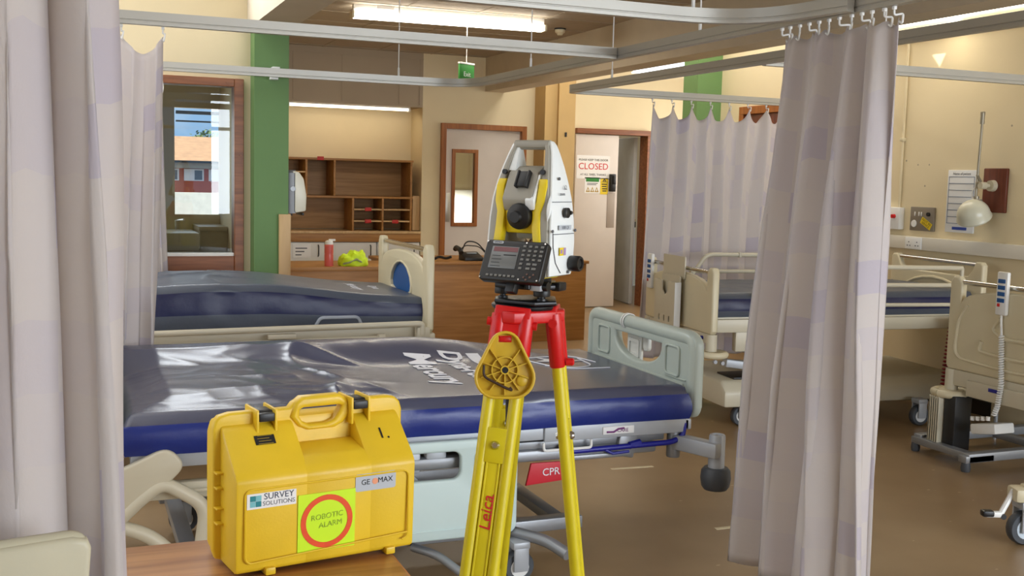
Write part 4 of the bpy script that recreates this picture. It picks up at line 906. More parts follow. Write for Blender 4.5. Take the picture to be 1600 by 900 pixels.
# yellow head cap hanging on the front leg
cap = thing('tripod_head_cap', 'mustard yellow ribbed plastic cap hanging on the front leg of the tripod', 'cap', (TX, TY, 0), RZI)
p0 = Vector((-.044, -.150, 1.044)); mc = T(*p0) @ RZ(rad(6)) @ RX(PI/2-rad(8))
def tri_ol(s): 
    o = []
    for cx, cy, r, a0, a1 in ((0, .044, .040, 25, 155), (-.022, -.030, .053, 155, 268), (.022, -.030, .053, 272, 385)):
        for j in range(9):
            a = rad(a0+(a1-a0)*j/8); o.append((cx*1.0+(r+s)*math.cos(a), cy+(r+s)*math.sin(a)))
    return o
win = [(-.016, .056), (.016, .056), (.016, .072), (-.016, .072)]
b = B(); plate(b, tri_ol(-.002), [win], .005, .001, mc @ T(0, 0, -.008)); plate(b, tri_ol(.0), [tri_ol(-.007)], .024, .003, mc)
for k in range(10):
    a = 2*PI*k/10+.31
    if abs(math.sin(a)-1) < .06: continue
    box(b, .010, .061+.010*max(0, math.sin(a)), -.0012, .0012, -.010, .005, 0, mx=mc @ T(0, -.012, 0) @ RZ(a))
for r, h in ((.032, .004), (.0095, .008)): lathe(b, [(r-.0015, -.01), (r+.0015, -.01), (r+.0015, h), (r-.0015, h)], (0, -.012, 0), 'Z', 32, mc, True)
cpo = obj('cap_body', b, YELD, cap)
b = B(); lathe(b, [(0, -.0075), (.0075, -.0075), (.0075, .0065), (0, .0065)], (0, -.012, 0), 'Z', 16, mc); obj('cap_hole', b, BLACK, cpo)
b = B(); lathe(b, [(0, -.01), (.012, -.01), (.014, -.002), (.010, .001), (0, .001)], (.043, -.038, 0), 'Z', 18, mc @ T(0, 0, 0)); obj('cap_boss', b, YELD, cpo)
b = B(); tube(b, [mc @ Vector(p) for p in arc([(-.052, .0, .004), (-.053, -.028, .006), (-.01, -.05, .008), (.018, -.062, .006), (.012, -.054, .004)], .012)], .0032, 8); obj('cap_cord', b, mat('dark_brown_cord', S(58, 36, 20), .6), cpo)
b = B(); box(b, -.014, .014, .059, .070, -.010, -.004, .001, mx=mc); obj('cap_hook', b, RED, cpo)

# total station
ST = thing('total_station', 'grey and yellow surveying total station with white side cover, mounted on the tripod', 'surveying instrument', (TX+.009, TY-.004, TZ), RZI-rad(30))
# tribrach
b = B(); pts = [(.092*math.cos(rad(a)), .092*math.sin(rad(a))) for a in (70, 110, 190, 230, 310, 350)]
plate(b, pts, [], .012, .004, T(0, 0, .007)); plate(b, pts, [], .014, .004, T(0, 0, .048)); lathe(b, [(0, .05), (.055, .05), (.058, .056), (.058, .068), (0, .068)], (0, 0, 0), 'Z', 30)
box(b, .075, .10, -.02, .02, .038, .06, .004); lathe(b, [(0, 0), (.012, 0), (.012, .028), (0, .028)], (.06, -.055, .052), 'X', 14); lathe(b, [(0, 0), (.008, 0), (.008, .03), (0, .03)], (.04, -.075, .045), 'Z', 12)
trb = obj('tribrach', b, BLACKM, ST)
for a in (90, 210, 330):
    b = B(); prof = [(0, .006), (.014, .006), (.012, .018), (.007, .019), (.007, .023)]+[(.021, .024), (.022, .027), (.022, .037), (.021, .040)]+[(.010, .041), (.010, .06), (0, .06)]
    lathe(b, prof, (.066*math.cos(rad(a)), .066*math.sin(rad(a)), 0), 'Z', 18); obj('foot_screw', b, BLACK, trb)
b = B(); box(b, .045, .075, -.074, -.045, .040, .056, .002); obj('level_housing', b, GREYP, trb)
# alidade base
b = B(); box(b, -.060, .060, -.055, .055, .066, .095, .008); box(b, -.045, .045, -.06, .06, .095, .15, .01); base = obj('alidade_base', b, YELS, ST)
def loft(bm, secs, bev=0):
    t = bmesh.new(); R = []
    for z, x0, x1, y0, y1 in secs: R.append([t.verts.new(p) for p in ((x0, y0, z), (x1, y0, z), (x1, y1, z), (x0, y1, z))])
    t.faces.new(R[0][::-1]); t.faces.new(R[-1])
    for a, c in zip(R[:-1], R[1:]):
        for k in range(4): t.faces.new((a[k], a[(k+1) % 4], c[(k+1) % 4], c[k]))
    bmesh.ops.recalc_face_normals(t, faces=t.faces)
    if bev: bmesh.ops.bevel(t, geom=[e for e in t.edges if e.is_manifold and e.calc_face_angle(0) > .5], offset=bev, segments=2, profile=.5, affect='EDGES')
    tmp_merge(bm, t)
# (z, outer half width, inner half width, y front, y back)
prof = [(.074, .092, .052, -.066, .050), (.10, .093, .052, -.067, .058), (.16, .0925, .052, -.066, .064), (.22, .090, .050, -.062, .062), (.27, .086, .052, -.055, .055), (.31, .080, .054, -.045, .046), (.35, .072, .052, -.031, .036), (.385, .063, .046, -.017, .026), (.405, .056, .040, -.010, .020), (.414, .050, .036, -.006, .014)]
prof = [(z, o*.965, i*.98, y0, y1) for z, o, i, y0, y1 in prof]
for s in (-1, 1):
    b = B(); loft(b, [(z, *(sorted((s*(o-.004), s*i))), y0, y1) for z, o, i, y0, y1 in prof], .004); stn = obj('side_standard', b, GREYS, ST)
    b = B(); loft(b, [(z+(.003 if k == 0 else 0), *(sorted((s*(o-.004), s*(o+.004)))), y0+.003+.004*(z > .1), y1+.004) for k, (z, o, i, y0, y1) in enumerate(prof)], .003); cov = obj('side_cover', b, WHITES, ST)
    b = B(); loft(b, [(z, *(sorted((s*(i-.006), s*(i+.017)))), y0-.0025, y0+.02) for z, o, i, y0, y1 in [(.074, 0, .050, -.068, 0), (.16, 0, .052, -.067, 0), (.20, 0, .047, -.065, 0), (.235, 0, .046, -.061, 0), (.262, 0, .054, -.0575, 0), (.30, 0, .056, -.049, 0), (.318, 0, .053, -.043, 0)]], .003); obj('yellow_liner', b, YELS, stn)
    b = B(); lathe(b, [(0, -.004), (.0065, -.004), (.0065, .004), (0, .004)], (s*.055, -.041, .335), 'Y', 14); obj('handle_screw', b, BLACK, stn)
    b = B(); t_ = [((.0840+.003*math.sin(PI*k/10)), -.0635+.013*k/10-.004*math.sin(PI*k/10), .215+.062*k/10) for k in range(11)]; tube(b, t_, .005, 8, radii=[.001+.0055*math.sin(PI*k/10) for k in range(11)]); (obj('finger_recess', b, WHITES, stn) if s > 0 else b.free())
    if s > 0:
        m_ = T(.097, .0, 0) @ UPY
        b = B(); lathe(b, [(0, 0), (.013, 0), (.013, .008), (.009, .010), (0, .010)], (.094, .012, .235), 'X', 18); lathe(b, [(0, 0), (.007, 0), (.005, .014), (0, .014)], (.10, .018, .235), 'Y', 10); obj('focus_drive', b, BLACK, cov)
        b = B(); lathe(b, [(0, 0), (.018, 0), (.020, .003), (.020, .026), (.018, .03), (.013, .03), (.011, .026), (0, .026)], (.094, .046, .106), 'X', 24); obj('drive_knob', b, BLACK, cov)
        b = B()
        for y, z in ((-.058, .19), (.062, .19), (-.008, .32), (.03, .085)): lathe(b, [(0, 0), (.004, 0), (.004, .003), (0, .003)], (.0955 if z < .2 else .083, y, z), 'X', 10)
        obj('cover_screws', b, INKG, cov)
        for ln in ([(.0950, -.052, .185), (.0953, -.050, .15), (.0953, -.036, .11), (.0948, -.008, .084)], [(.0950, -.052, .182), (.0950, .058, .182)], [(.0903, -.05, .262), (.0903, .05, .262)]):
            b = B(); tube(b, ln, .0010, 6); obj('cover_seam', b, INKG, cov)
        b = B(); box(b, .0965, .0972, -.025, .04, .192, .204, 0); lab = obj('serial_plate', b, SILVER, cov)
        b = B(); textbm(b, '1008 Q1', .011, T(.0974, .008, .198) @ UPY, .0002); obj('serial_text', b, INKG, lab, None)
        b = B(); textbm(b, 'zoom', .012, T(.0915, -.002, .282) @ RY(rad(-8)) @ UPY, .0003); textbm(b, 'a2', .016, T(.089, .018, .298) @ RY(rad(-10)) @ UPY, .0003); obj('cover_print', b, INKG, cov, None)
        b = B(); box(b, .0972, .0978, -.020, .012, .128, .148, 0); lb = obj('laser_label', b, YELSIGN, cov, None)
        b = B(); box(b, .0977, .0983, -.0, .012, .129, .147, 0); box(b, .0977, .0983, -.016, -.006, .133, .143, 0); obj('label_print', b, mat('label_violet', S(168, 140, 190), .6, var=0), lb, None)
b = B(); tube(b, [(-.050, .004, .404), (.050, .004, .404)], .0125, 14); box(b, -.052, .052, -.010, .016, .396, .414, .006); obj('carry_handle', b, GREYS, ST)
b = B(); loft(b, [(.338, -.052, -.030, -.03, .03), (.40, -.044, -.034, -.006, .012)], .002); obj('handle_post', b, WHITES, ST)
# telescope
tele = T(0, 0, .245) @ RX(rad(4))
b = B(); prism(b, [(-.060, -.005), (-.068, .028), (-.030, .092), (-.004, .104), (.05, .104), (.06, .09), (.06, .03)], -.046, .040, .005, tele); te = obj('telescope_top', b, GREYS, ST)
b = B(); prism(b, [(-.056, -.060), (-.060, .0), (.055, .035), (.055, -.045), (.03, -.065)], -.043, .041, .006, tele); obj('telescope_body', b, YELS, ST)
b = B(); prism(b, [(-.045, -.075), (-.05, -.03), (-.02, -.03), (.02, -.07)], -.018, .038, .004, tele); obj('telescope_lower_cover', b, GREYS, ST)
b = B(); prism(b, [(-.062, .0), (-.066, .026), (-.030, .086), (.04, .096), (.03, .02)], .040, .046, .002, tele); prism(b, [(-.066, .0), (-.070, .026), (-.062, .034), (-.055, .006)], .022, .047, .002, tele); obj('telescope_side_panel', b, WHITES, te)
b = B(); lathe(b, [(0, -.040), (.012, -.040), (.020, -.036), (.031, -.030), (.033, -.024), (.033, -.004), (.030, .0), (0, .0)], (.006, -.048, -.016), 'Y', 30, tele); lathe(b, [(.006, -.046), (.014, -.046), (.016, -.038), (.008, -.034)], (.006, -.048, -.016), 'Y', 20, tele); obj('eyepiece', b, BLACK, te)
b = B(); an = math.atan2(.064, .038); ms = tele @ T(0, -.047, .064) @ RX(an); box(b, -.010, .022, -.012, .030, .001, .012, .002, mx=ms); box(b, -.012, -.006, -.014, .032, .0, .015, .002, mx=ms); box(b, .018, .024, -.014, .032, .0, .015, .002, mx=ms); obj('sight', b, BLACK, te)
b = B(); box(b, -.014, .016, -.0705, -.068, .006, .012, .001, mx=tele); obj('name_strip', b, INK, te)
# keyboard unit
kb = T(.012, -.094, .110) @ RX(rad(-24)) @ T(0, 0, 0)
b = B(); plate(b, rrect(-.088, .088, -.054, .054, .010), [], .026, .005, kb @ RX(PI/2)); box(b, -.04, .04, .0, .05, -.045, .03, .006, mx=kb); box(b, -.015, .012, .006, .03, -.075, -.04, .004, mx=kb); ku = obj('keyboard_unit', b, BLACK, ST)
b = B(); box(b, -.066, .012, -.0145, -.013, -.022, .036, .001, mx=kb); sco = obj('screen', b, SCREEN, ku)
b = B(); box(b, -.060, .010, -.0152, -.0142, .022, .034, 0, mx=kb); obj('screen_title_bar', b, mat('dull_red_screen', S(120, 70, 74), .3, var=0), sco, None)
b = B(); box(b, -.028, .008, -.0152, -.0142, .012, .0145, 0, mx=kb)
for k in range(4): box(b, -.06, -.036+.004*(k % 2), -.0152, -.0142, .010-.009*k, .0112-.009*k, 0, mx=kb)
obj('screen_text', b, INK, sco, None)
b = B()
for r in range(6):
    for c in range(4):
        if r > 3 and c == 3: continue
        wd = .006 if c == 0 or r < 4 else .009; x = .022+c*.0165 + (.004 if r > 3 and c else 0)
        box(b, x, x+wd+.003, -.0155, -.013, .036-r*.0115, .042-r*.0115, .0012, mx=kb)
for c in range(7): box(b, -.066+c*.0125, -.058+c*.0125, -.0155, -.013, -.044, -.0385, .001, mx=kb)
obj('keypad', b, mat('grey_keys', S(118, 118, 114), .5, var=.05), ku)
b = B()
for x, z in ((.048, -.036), (.040, -.044), (.058, -.043), (.048, -.05), (.066, -.036)): box(b, x, x+.005, -.0155, -.013, z, z+.005, .001, mx=kb)
obj('cursor_keys', b, mat('brown_keys', S(104, 74, 62), .5, var=0), ku)
b = B(); plate(b, rrect(-.068, -.038, .043, .050, .003), [], .0014, 0, kb @ T(0, -.0135, 0) @ RX(PI/2)); gb = obj('maker_badge', b, SILVER, ku)
b = B(); textbm(b, 'GEOMAX', .0058, kb @ T(-.053, -.0146, .0465) @ RX(PI/2), .0001); obj('badge_text', b, INK, gb, None)
b = B()
for x in (-.082, .082, .03):
    for z in (-.048, .048): lathe(b, [(0, -.003), (.0022, -.003), (.0022, 0), (0, 0)], (x, -.0125, z), 'Y', 8, kb)
obj('panel_screw', b, CHROME, ku)

# ------------------------------------------------------------------ nurse station
ct = thing('reception_counter', 'oak counter with pale end panel beside the left green column', 'counter', (1.50, 8.70, 0))
b = B(); box(b, -.05, 1.10, -.02, .62, .715, .75, .003); obj('counter_top', b, OAK, ct)
b = B(); box(b, -.05, 1.05, .0, .02, 0, .715, .002); box(b, 1.03, 1.05, .02, .6, 0, .715, .002); obj('front_panel', b, OAK, ct)
ep = thing('counter_end_panel', 'tall pale oak panel standing beside the left green column at the counter end', 'panel', (1.24, 6.87, 0))
b = B(); box(b, -.01, .062, -.005, .024, 0, 1.24, .002); box(b, .054, .062, .024, .28, 0, 1.24, .002); obj('upright_board', b, OAKL, ep)
dk = thing('reception_desk', 'oak fronted desk behind the tripod, holding telephone and keyboard', 'desk', (2.62, 9.15, 0))
b = B(); box(b, -.02, 1.9, -.02, .75, .722, .75, .003); obj('desk_top', b, OAK, dk)
b = B(); box(b, .0, 1.88, .0, .02, 0, .722, .002); obj('front_panel', b, OAK, dk)
b = B(); box(b, .0, .02, .02, .72, 0, .722, .002); box(b, 1.86, 1.88, .02, .72, 0, .722, .002); obj('side_panel', b, OAKL, dk)
# back wall unit
su = thing('pigeonhole_shelf', 'oak pigeonhole shelving unit fixed to the back wall above the worktop', 'shelving unit', (2.10, 11.55, 0))
X = lambda x: x-2.10
b = B(); box(b, X(2.0), X(3.52), .36, .38, .90, 1.667, .001); obj('back_panel', b, OAKD, su)
b = B(); box(b, X(2.0), X(3.53), -.005, .36, 1.645, 1.668, .002); obj('top_board', b, OAK, su)
b = B(); box(b, X(2.0), X(3.53), -.003, .36, 1.245, 1.268, .002); obj('middle_board', b, OAK, su)
for x, z0, z1 in ((2.352, 1.268, 1.645), (2.655, 1.268, 1.645), (3.508, .895, 1.645), (2.86, .895, 1.245), (3.19, .895, 1.245)):
    b = B(); box(b, X(x)-.011, X(x)+.011, -.002, .36, z0, z1, .002); obj('upright', b, OAK, su)
for x0, x1, z in ((2.0, 2.34, 1.515), (2.872, 3.179, 1.125), (2.872, 3.179, .998), (3.201, 3.497, 1.125), (3.201, 3.497, .998)):
    b = B(); box(b, X(x0), X(x1), .0, .355, z-.008, z+.008, .001); obj('shelf_board', b, OAKL, su)
b = B(); box(b, X(3.535), X(3.615), .02, .36, .90, 1.28, .003); tag(obj('side_filler', b, OAKL, su), '', '') if 0 else obj('side_filler', b, OAKL, su)
bt = thing('back_worktop', 'oak worktop with deep front edge under the pigeonhole shelving', 'worktop', (2.10, 11.50, 0))
b = B(); box(b, -.22, 1.515, .0, .44, .865, .893, .003); obj('top_board', b, OAKL, bt)
b = B(); box(b, -.22, 1.515, .012, .03, .775, .865, .002); obj('front_edge', b, OAK, bt)
for k, (x0, x1) in enumerate(((2.0, 2.55), (2.56, 3.12), (3.13, 3.61))):
    cbn = thing('base_cabinet', ('white base cabinet below the worktop with a taped paper notice', 'white base cabinet directly behind the yellow vest', 'white base cabinet at the right end below the worktop')[k], 'cabinet', (x0, 11.53, 0), 0, 'white base cabinets')
    b = B(); box(b, 0, x1-x0, .02, .40, .05, .77, .001); obj('body', b, WHITEP, cbn)
    b = B(); box(b, .004, x1-x0-.004, .0, .018, .06, .768, .002); dr = obj('cabinet_door', b, mat('cabinet_white', S(222, 220, 216), .4, var=.01), cbn)
    b = B(); tube(b, arc([(x1-x0-.07, .0, .62), (x1-x0-.07, -.025, .63), (x1-x0-.07, -.025, .73), (x1-x0-.07, .0, .74)], .01), .006, 8); obj('door_handle', b, BLACKM, dr)
    if k == 0:
        b = B(); box(b, .21, .40, -.003, -.001, .60, .75); nt_ = obj('paper_notice', b, PAPER, cbn, None)
        b = B()
        for q in range(3): box(b, .235, .36-.03*q, -.004, -.003, .70-.035*q, .712-.035*q)
        obj('notice_lines', b, INKG, nt_, None)
RT = 'red tape tabs on the pigeonhole shelves'
for k, (x, z, l) in enumerate(((2.50, 1.664, 'red tape tab on the top board of the pigeonhole shelving'), (3.025, 1.13, 'red tape tab on the upper small shelf of the pigeonholes'), (3.025, 1.0, 'left red tape tab on the lower small shelf of the pigeonholes'), (3.33, .998, 'right red tape tab on the lower small shelf of the pigeonholes'))):
    b = B(); box(b, x-.035, x+.035, 11.538, 11.546, z-.022, z+.018, .002); tag(obj('red_tape', b, RTAPE), l, 'tape', RT)
bo = thing('water_bottle', 'pink water bottle with a white lid standing on the oak counter', 'bottle', (1.972, 8.76, .75))
b = B(); lathe(b, [(0, 0), (.034, 0), (.036, .004), (.036, .09), (.034, .10), (.036, .11), (.036, .172), (.028, .182), (0, .182)], (0, 0, 0), 'Z', 22); obj('bottle_body', b, PINK, bo)
b = B(); lathe(b, [(0, .178), (.033, .178), (.034, .186), (.030, .205), (.012, .212), (0, .212)], (0, 0, 0), 'Z', 20); box(b, -.004, .052, -.010, .010, .204, .222, .005); obj('bottle_lid', b, WHITEP, bo)
# crumpled hi-vis vest
b = B(); bmesh.ops.create_icosphere(b, subdivisions=4, radius=1)
for v in b.verts:
    p = v.co.copy(); n_ = mnoise.noise(p*1.7)+.5*(1-2*abs(mnoise.noise(p*3.4)))
    v.co = Vector((p.x*.12*(1+.16*n_), p.y*.09*(1+.2*n_), max(0, (p.z+.35)*.075*(1+.45*n_))))
vs = obj('safety_vest', b, HIVIS, None, 60); vs.location = (2.19, 8.80, .75); tag(vs, 'crumpled yellow high visibility vest lying on the oak counter', 'vest')
b = B(); tube(b, [(-.10, -.055, .02), (-.05, -.092, .035), (.0, -.088, .06), (.05, -.08, .03)], .009, 6); tube(b, [(-.02, -.085, .03), (.03, -.06, .075), (.08, -.03, .06)], .009, 6); obj('reflective_strip', b, mat('grey_reflective', S(150, 160, 120), .4), vs)
ph = thing('desk_telephone', 'black desk telephone with handset lying on the reception desk', 'telephone', (3.32, 9.26, .75))
b = B(); prism(b, [(-.09, 0), (-.09, .03), (.09, .075), (.09, 0)], -.02, .16, .006); obj('phone_base', b, BLACK, ph)
b = B(); tube(b, arc([(-.055, -.08, .075), (-.055, -.05, .10), (-.055, .06, .115), (-.055, .085, .095)], .03), .022, 12, radii=None); obj('phone_handset', b, BLACK, ph)
b = B(); box(b, .04, .13, .02, .06, .064, .072, .002, mx=T(0, 0, -.004)); obj('phone_display', b, SILVER, ph)
b = B(); tube(b, arc([(.0, .08, .06), (.06, .12, .17), (.16, .1, .16), (.24, .05, .06), (.27, .0, .01)], .05), .006, 6); tube(b, arc([(-.02, .08, .06), (.04, .12, .13), (.2, .14, .12), (.28, .1, .02)], .05), .005, 6); obj('phone_cord', b, BLACK, ph)
b = B(); tube(b, arc([(-.2, -.02, .02), (-.15, .02, .035), (-.1, -.03, .02), (-.06, -.06, .04)], .03), .012, 8); tag(obj('cable_bundle', b, BLACK), 'loose black cable end on the desk left of the telephone', 'cable'); bpy.data.objects['cable_bundle'].location = (3.24, 9.26, .75)
kbd = thing('computer_keyboard', 'dark keyboard lying on the desk beside the telephone', 'keyboard', (3.86, 9.26, .75), rad(4))
b = B(); prism(b, [(-.08, 0), (-.08, .02), (.08, .045), (.08, 0)], -.21, .20, .003); obj('keyboard_case', b, BLACKM, kbd)
b = B()
for r in range(4):
    for c in range(12): box(b, -.19+c*.031, -.164+c*.031, -.06+r*.032, -.035+r*.032, .022+r*.005, .03+r*.005)
obj('keyboard_keys', b, BLACK, kbd)
pp = thing('plant_pot', 'small brown pot with dry twigs on the desk, left of the instrument', 'plant pot', (4.02, 9.45, .75))
b = B(); lathe(b, [(.03, 0), (.034, .0), (.07, .155), (.075, .16), (.07, .165), (.06, .155), (0, .14)], (0, 0, 0), 'Z', 20); obj('pot', b, mat('dull_terracotta', S(120, 92, 72), .7), pp)
b = B()
for k in range(10):
    a = k*.7; tube(b, [(0, 0, .13), (.06*math.cos(a), .06*math.sin(a), .18), (.16*math.cos(a), .16*math.sin(a), .175+.05*(k % 3))], .004, 6)
obj('twigs', b, mat('dry_twig', S(66, 52, 40), .8), pp)
# towel dispenser on the green column side
pd = thing('towel_dispenser', 'white and grey paper towel dispenser on the side of the left green column', 'towel dispenser', (1.292, 7.02, 1.38))
b = B(); plate(b, [(-.11, -.135), (.11, -.135), (.11, .12), (.09, .138), (-.09, .138), (-.11, .12)], [], .05, .006, T(.025, 0, 0) @ UPY); obj('back_case', b, mat('smoke_grey_plastic', S(118, 120, 124), .3), pd)
b = B(); prism(b, [(.03, -.135), (.115, -.12), (.118, -.02), (.10, .085), (.07, .125), (.03, .135)], -.11, .11, .01, RZ(-PI/2) @ Matrix.Scale(-1, 4, (1, 0, 0)) if 0 else Matrix(((0, 1, 0, 0), (1, 0, 0, 0), (0, 0, 1, 0), (0, 0, 0, 1)))); obj('dispenser_cover', b, mat('ivory_plastic', S(228, 224, 206), .35, var=.01), pd)
b = B(); box(b, .02, .03, -.10, -.09, -.15, -.134, .002); box(b, .09, .104, -.10, .10, -.148, -.13, .003); obj('dispenser_slot', b, BLACK, pd)
b = B(); lathe(b, [(0, -.006), (.016, -.006), (.018, 0), (0, 0)], (.03, -.11, .02), 'Y', 16); obj('dispenser_lock', b, GREYP, pd)

# ------------------------------------------------------------------ lamps and ceiling fittings
tl = thing('ceiling_tube_light', 'long lit fluorescent tube fitting on the ceiling', 'ceiling light', (2.90, 8.52, 2.83), rad(-3))
b = B(); box(b, -.80, .80, -.03, .03, -.06, 0, .006); box(b, -.62, -.48, -.05, .03, -.03, .0, .004); obj('light_body', b, WHITEP, tl)
b = B(); box(b, -.80, .80, -.055, .055, -.105, -.058, .012); obj('diffuser', b, TUBEC, tl)
b = B(); box(b, -.815, -.795, -.058, .058, -.108, -.055, .004); box(b, .795, .815, -.058, .058, -.108, -.055, .004); obj('end_cap', b, CREAMP, tl)
light('AREA', 'ceiling_tube_glow', (2.90, 8.52, 2.715), (0, 0, -1), 14, (1, .90, .74), 1.5, .1)
ul = thing('shelf_tube_light', 'warm lit tube lamp fixed under the dark panel above the shelving', 'strip light', (2.84, 11.62, 2.245))
b = B(); tube(b, [(-.66, 0, -.028), (.64, 0, -.028)], .014, 12); obj('lit_tube', b, tube_mat('shelf_tube_lit', (1, .86, .62, 1), 4), ul)
b = B(); box(b, -.67, .65, -.02, .02, -.012, 0, .002); box(b, -.68, -.66, -.025, .025, -.05, 0, .003); box(b, .64, .66, -.025, .025, -.05, 0, .003); obj('tube_holder', b, WHITEP, ul)
light('AREA', 'shelf_tube_glow', (2.84, 11.64, 2.19), (0, .25, -1), 1.7, (1, .82, .56), 1.3, .06)
wl = thing('wall_tube_light', 'bare fluorescent tube fitting high on the right wall', 'strip light', (5.66, 5.85, 2.655))
b = B(); box(b, -.05, 0, -.75, .75, -.035, .035, .006); obj('light_body', b, CREAMP, wl)
b = B(); tube(b, [(-.075, -.72, .02), (-.075, .72, .02)], .012, 12); obj('lit_tube', b, tube_mat('wall_tube_lit', (1, .92, .78, 1), 6), wl)
b = B(); tube(b, [(-.075, -.72, -.035), (-.075, .72, -.035)], .013, 12); obj('unlit_tube', b, WHITEP, wl)
for y in (-.73, .73): b = B(); box(b, -.1, -.05, y-.012, y+.012, -.055, .04, .004); obj('tube_holder', b, WHITEP, wl)
for y in (-.37, 0, .37): b = B(); tube(b, [(-.075+.017*math.cos(a*PI/6), y, .02+.017*math.sin(a*PI/6)) for a in range(13)], .003, 6); obj('tube_clip', b, WHITEP, wl)
light('AREA', 'wall_tube_glow', (5.55, 5.85, 2.66), (-.35, 0, -1), 10, (1, .90, .70), .06, 1.4)
sd = thing('smoke_detector', 'round smoke detector on the ceiling right of the long lamp', 'smoke detector', (4.06, 8.93, 2.83))
b = B(); lathe(b, [(0, -.012), (.052, -.012), (.052, 0), (0, 0)], (0, 0, 0), 'Z', 22); obj('detector_base', b, BLACKM, sd)
b = B(); lathe(b, [(0, -.06), (.022, -.06), (.03, -.045), (.045, -.035), (.045, -.012), (0, -.012)], (0, 0, 0), 'Z', 22); obj('detector_head', b, CREAMP, sd)
ex = thing('exit_sign', 'green hanging exit sign below the ceiling', 'exit sign', (3.035, 8.5, 2.29), rad(0))
b = B(); box(b, -.087, .087, -.009, .009, 0, .125, .002, mx=RZ(rad(28))); obj('sign_panel', b, GREEND, ex)
b = B(); box(b, -.09, .09, -.012, .012, .125, .14, .002, mx=RZ(rad(28))); tube(b, [(0, 0, .14), (0, 0, .54)], .003, 6); obj('sign_rail', b, WHITEP, ex)
b = B(); textbm(b, 'Exit', .055, RZ(rad(28)) @ T(0, -.0098, .045) @ UPX, .0004); obj('sign_lettering', b, PRINTW, ex, None)

# ------------------------------------------------------------------ signs on the sliding door
cs = thing('door_notice', 'white paper notice reading CLOSED on the sliding door', 'notice', (5.705, 11.5, 1.655))
b = B(); box(b, -.215, .215, -.003, 0, -.135, .135); nb = obj('notice_paper', b, PAPER, cs, None)
for s, z, sz, m_, sx in (('PLEASE KEEP THIS DOOR', .082, .034, INK, 1.0), ('CLOSED', .005, .105, INKR, 1.0), ('AT ALL TIMES, THANKS', -.088, .032, INK, 1.0)):
    b = B(); textbm(b, s, sz, T(-.0, -.0042, z) @ UPX, .0006, sx=sx); obj('notice_line', b, m_, nb, None)
gs = thing('safety_notice', 'green and white notice with three warning triangles on the sliding door', 'notice', (5.70, 11.5, 1.45))
b = B(); box(b, -.10, .10, -.003, 0, -.10, .085); gp = obj('notice_paper', b, PAPER, gs, None)
b = B(); box(b, -.085, .085, -.004, -.003, .035, .075); obj('green_header', b, GREEND, gp, None)
b = B()
for k in range(3): plate(b, [(-.026, -.085), (.026, -.085), (0, -.025)], [[(-.008, -.075), (.008, -.075), (.006, -.05), (-.006, -.05)]], .001, 0, T(-.057+k*.057, -.004, 0) @ UPX)
obj('warning_triangles', b, mat('ochre_ink', S(170, 140, 50), .6, var=0), gp, None)
b = B()
for k in range(2): box(b, -.07, .07-.02*k, -.004, -.003, .012-.016*k, .02-.016*k)
obj('notice_lines', b, INKG, gp, None)
ys = thing('warning_sign', 'yellow warning sign beside the lock on the sliding door', 'sign', (5.855, 11.5, 1.43))
b = B(); box(b, -.05, .05, -.003, 0, -.09, .10); yp = obj('sign_panel', b, YELSIGN, ys, None)
b = B(); plate(b, [(-.028, .06), (.028, .06), (0, .095)], [[(-.008, .065), (.008, .065), (0, .08)]], .001, 0, T(0, -.004, 0) @ UPX); box(b, -.045, .045, -.004, -.003, .05, .054)
for k in range(4): box(b, -.035+.004*k, .035-.006*(k % 2), -.004, -.003, .022-.026*k, .034-.026*k)
obj('sign_print', b, INK, yp, None)
fr_ = thing('store_cabinet', 'white cabinet with dark control strip in the room beyond the door', 'cabinet', (7.0, 13.25, 0))
b = B(); box(b, -.3, .25, 0, .5, .06, .87, .006); box(b, -.28, .23, .03, .48, 0, .06, .002); obj('body', b, WHITEP, fr_)
b = B(); box(b, -.3, .25, -.006, .5, .87, .95, .004); obj('control_strip', b, BLACKM, fr_)
b = B(); lathe(b, [(0, -.012), (.012, -.012), (.012, 0), (0, 0)], (.11, -.005, .91), 'Y', 12); obj('indicator', b, mat('violet_led', S(60, 40, 200), .4, var=0, emit=S(90, 60, 255), estr=2), fr_)
b = B(); box(b, -.08, .03, -.008, -.001, .53, .80); obj('taped_note', b, mat('buff_paper', S(190, 170, 128), .7, var=0), fr_, None)
b = B(); box(b, -.3, .25, .0, .5, .955, .985, .002); tag(obj('store_shelf', b, OAKL), 'pale worktop resting on the cabinet beyond the door', 'worktop'); bpy.data.objects['store_shelf'].location = (7.0, 13.25, 0)

# ------------------------------------------------------------------ things on the right wall
XW = 5.66
tr = thing('wall_trunking', 'white service trunking along the right wall with a twin socket', 'trunking', (XW, 6.4, 1.065))
b = B(); box(b, -.055, 0, -1.55, 1.2, 0, .092, .005); obj('trunking_body', b, mat('trunking_white', S(222, 216, 202), .45, var=.01), tr)
b = B(); box(b, -.064, -.055, -.365, -.205, .004, .088, .003); so = obj('socket_plate', b, WHITEP, tr)
b = B()
for y in (-.325, -.245):
    for dy, dz in ((0, .05), (-.013, .025), (.013, .025)): box(b, -.066, -.0635, y+dy-.004, y+dy+.004, dz, dz+.008)
obj('socket_holes', b, INKG, so)
cd = thing('wall_conduit', 'thin white vertical conduit on the right wall above the call point', 'conduit', (XW, 6.335, 1.36))
b = B(); tube(b, [(-.012, 0, 0), (-.012, 0, 2.0)], .011, 10); obj('conduit_pipe', b, WALL, cd)
b = B(); box(b, -.028, 0, -.018, .018, .48, .505, .003); obj('conduit_clip', b, CREAMP, cd)
cpt = thing('call_point', 'white call unit with red buttons and cords on the right wall', 'call unit', (XW, 6.37, 1.28))
b = B(); box(b, -.05, 0, -.085, .10, -.08, .08, .006); obj('unit_box', b, WHITEP, cpt)
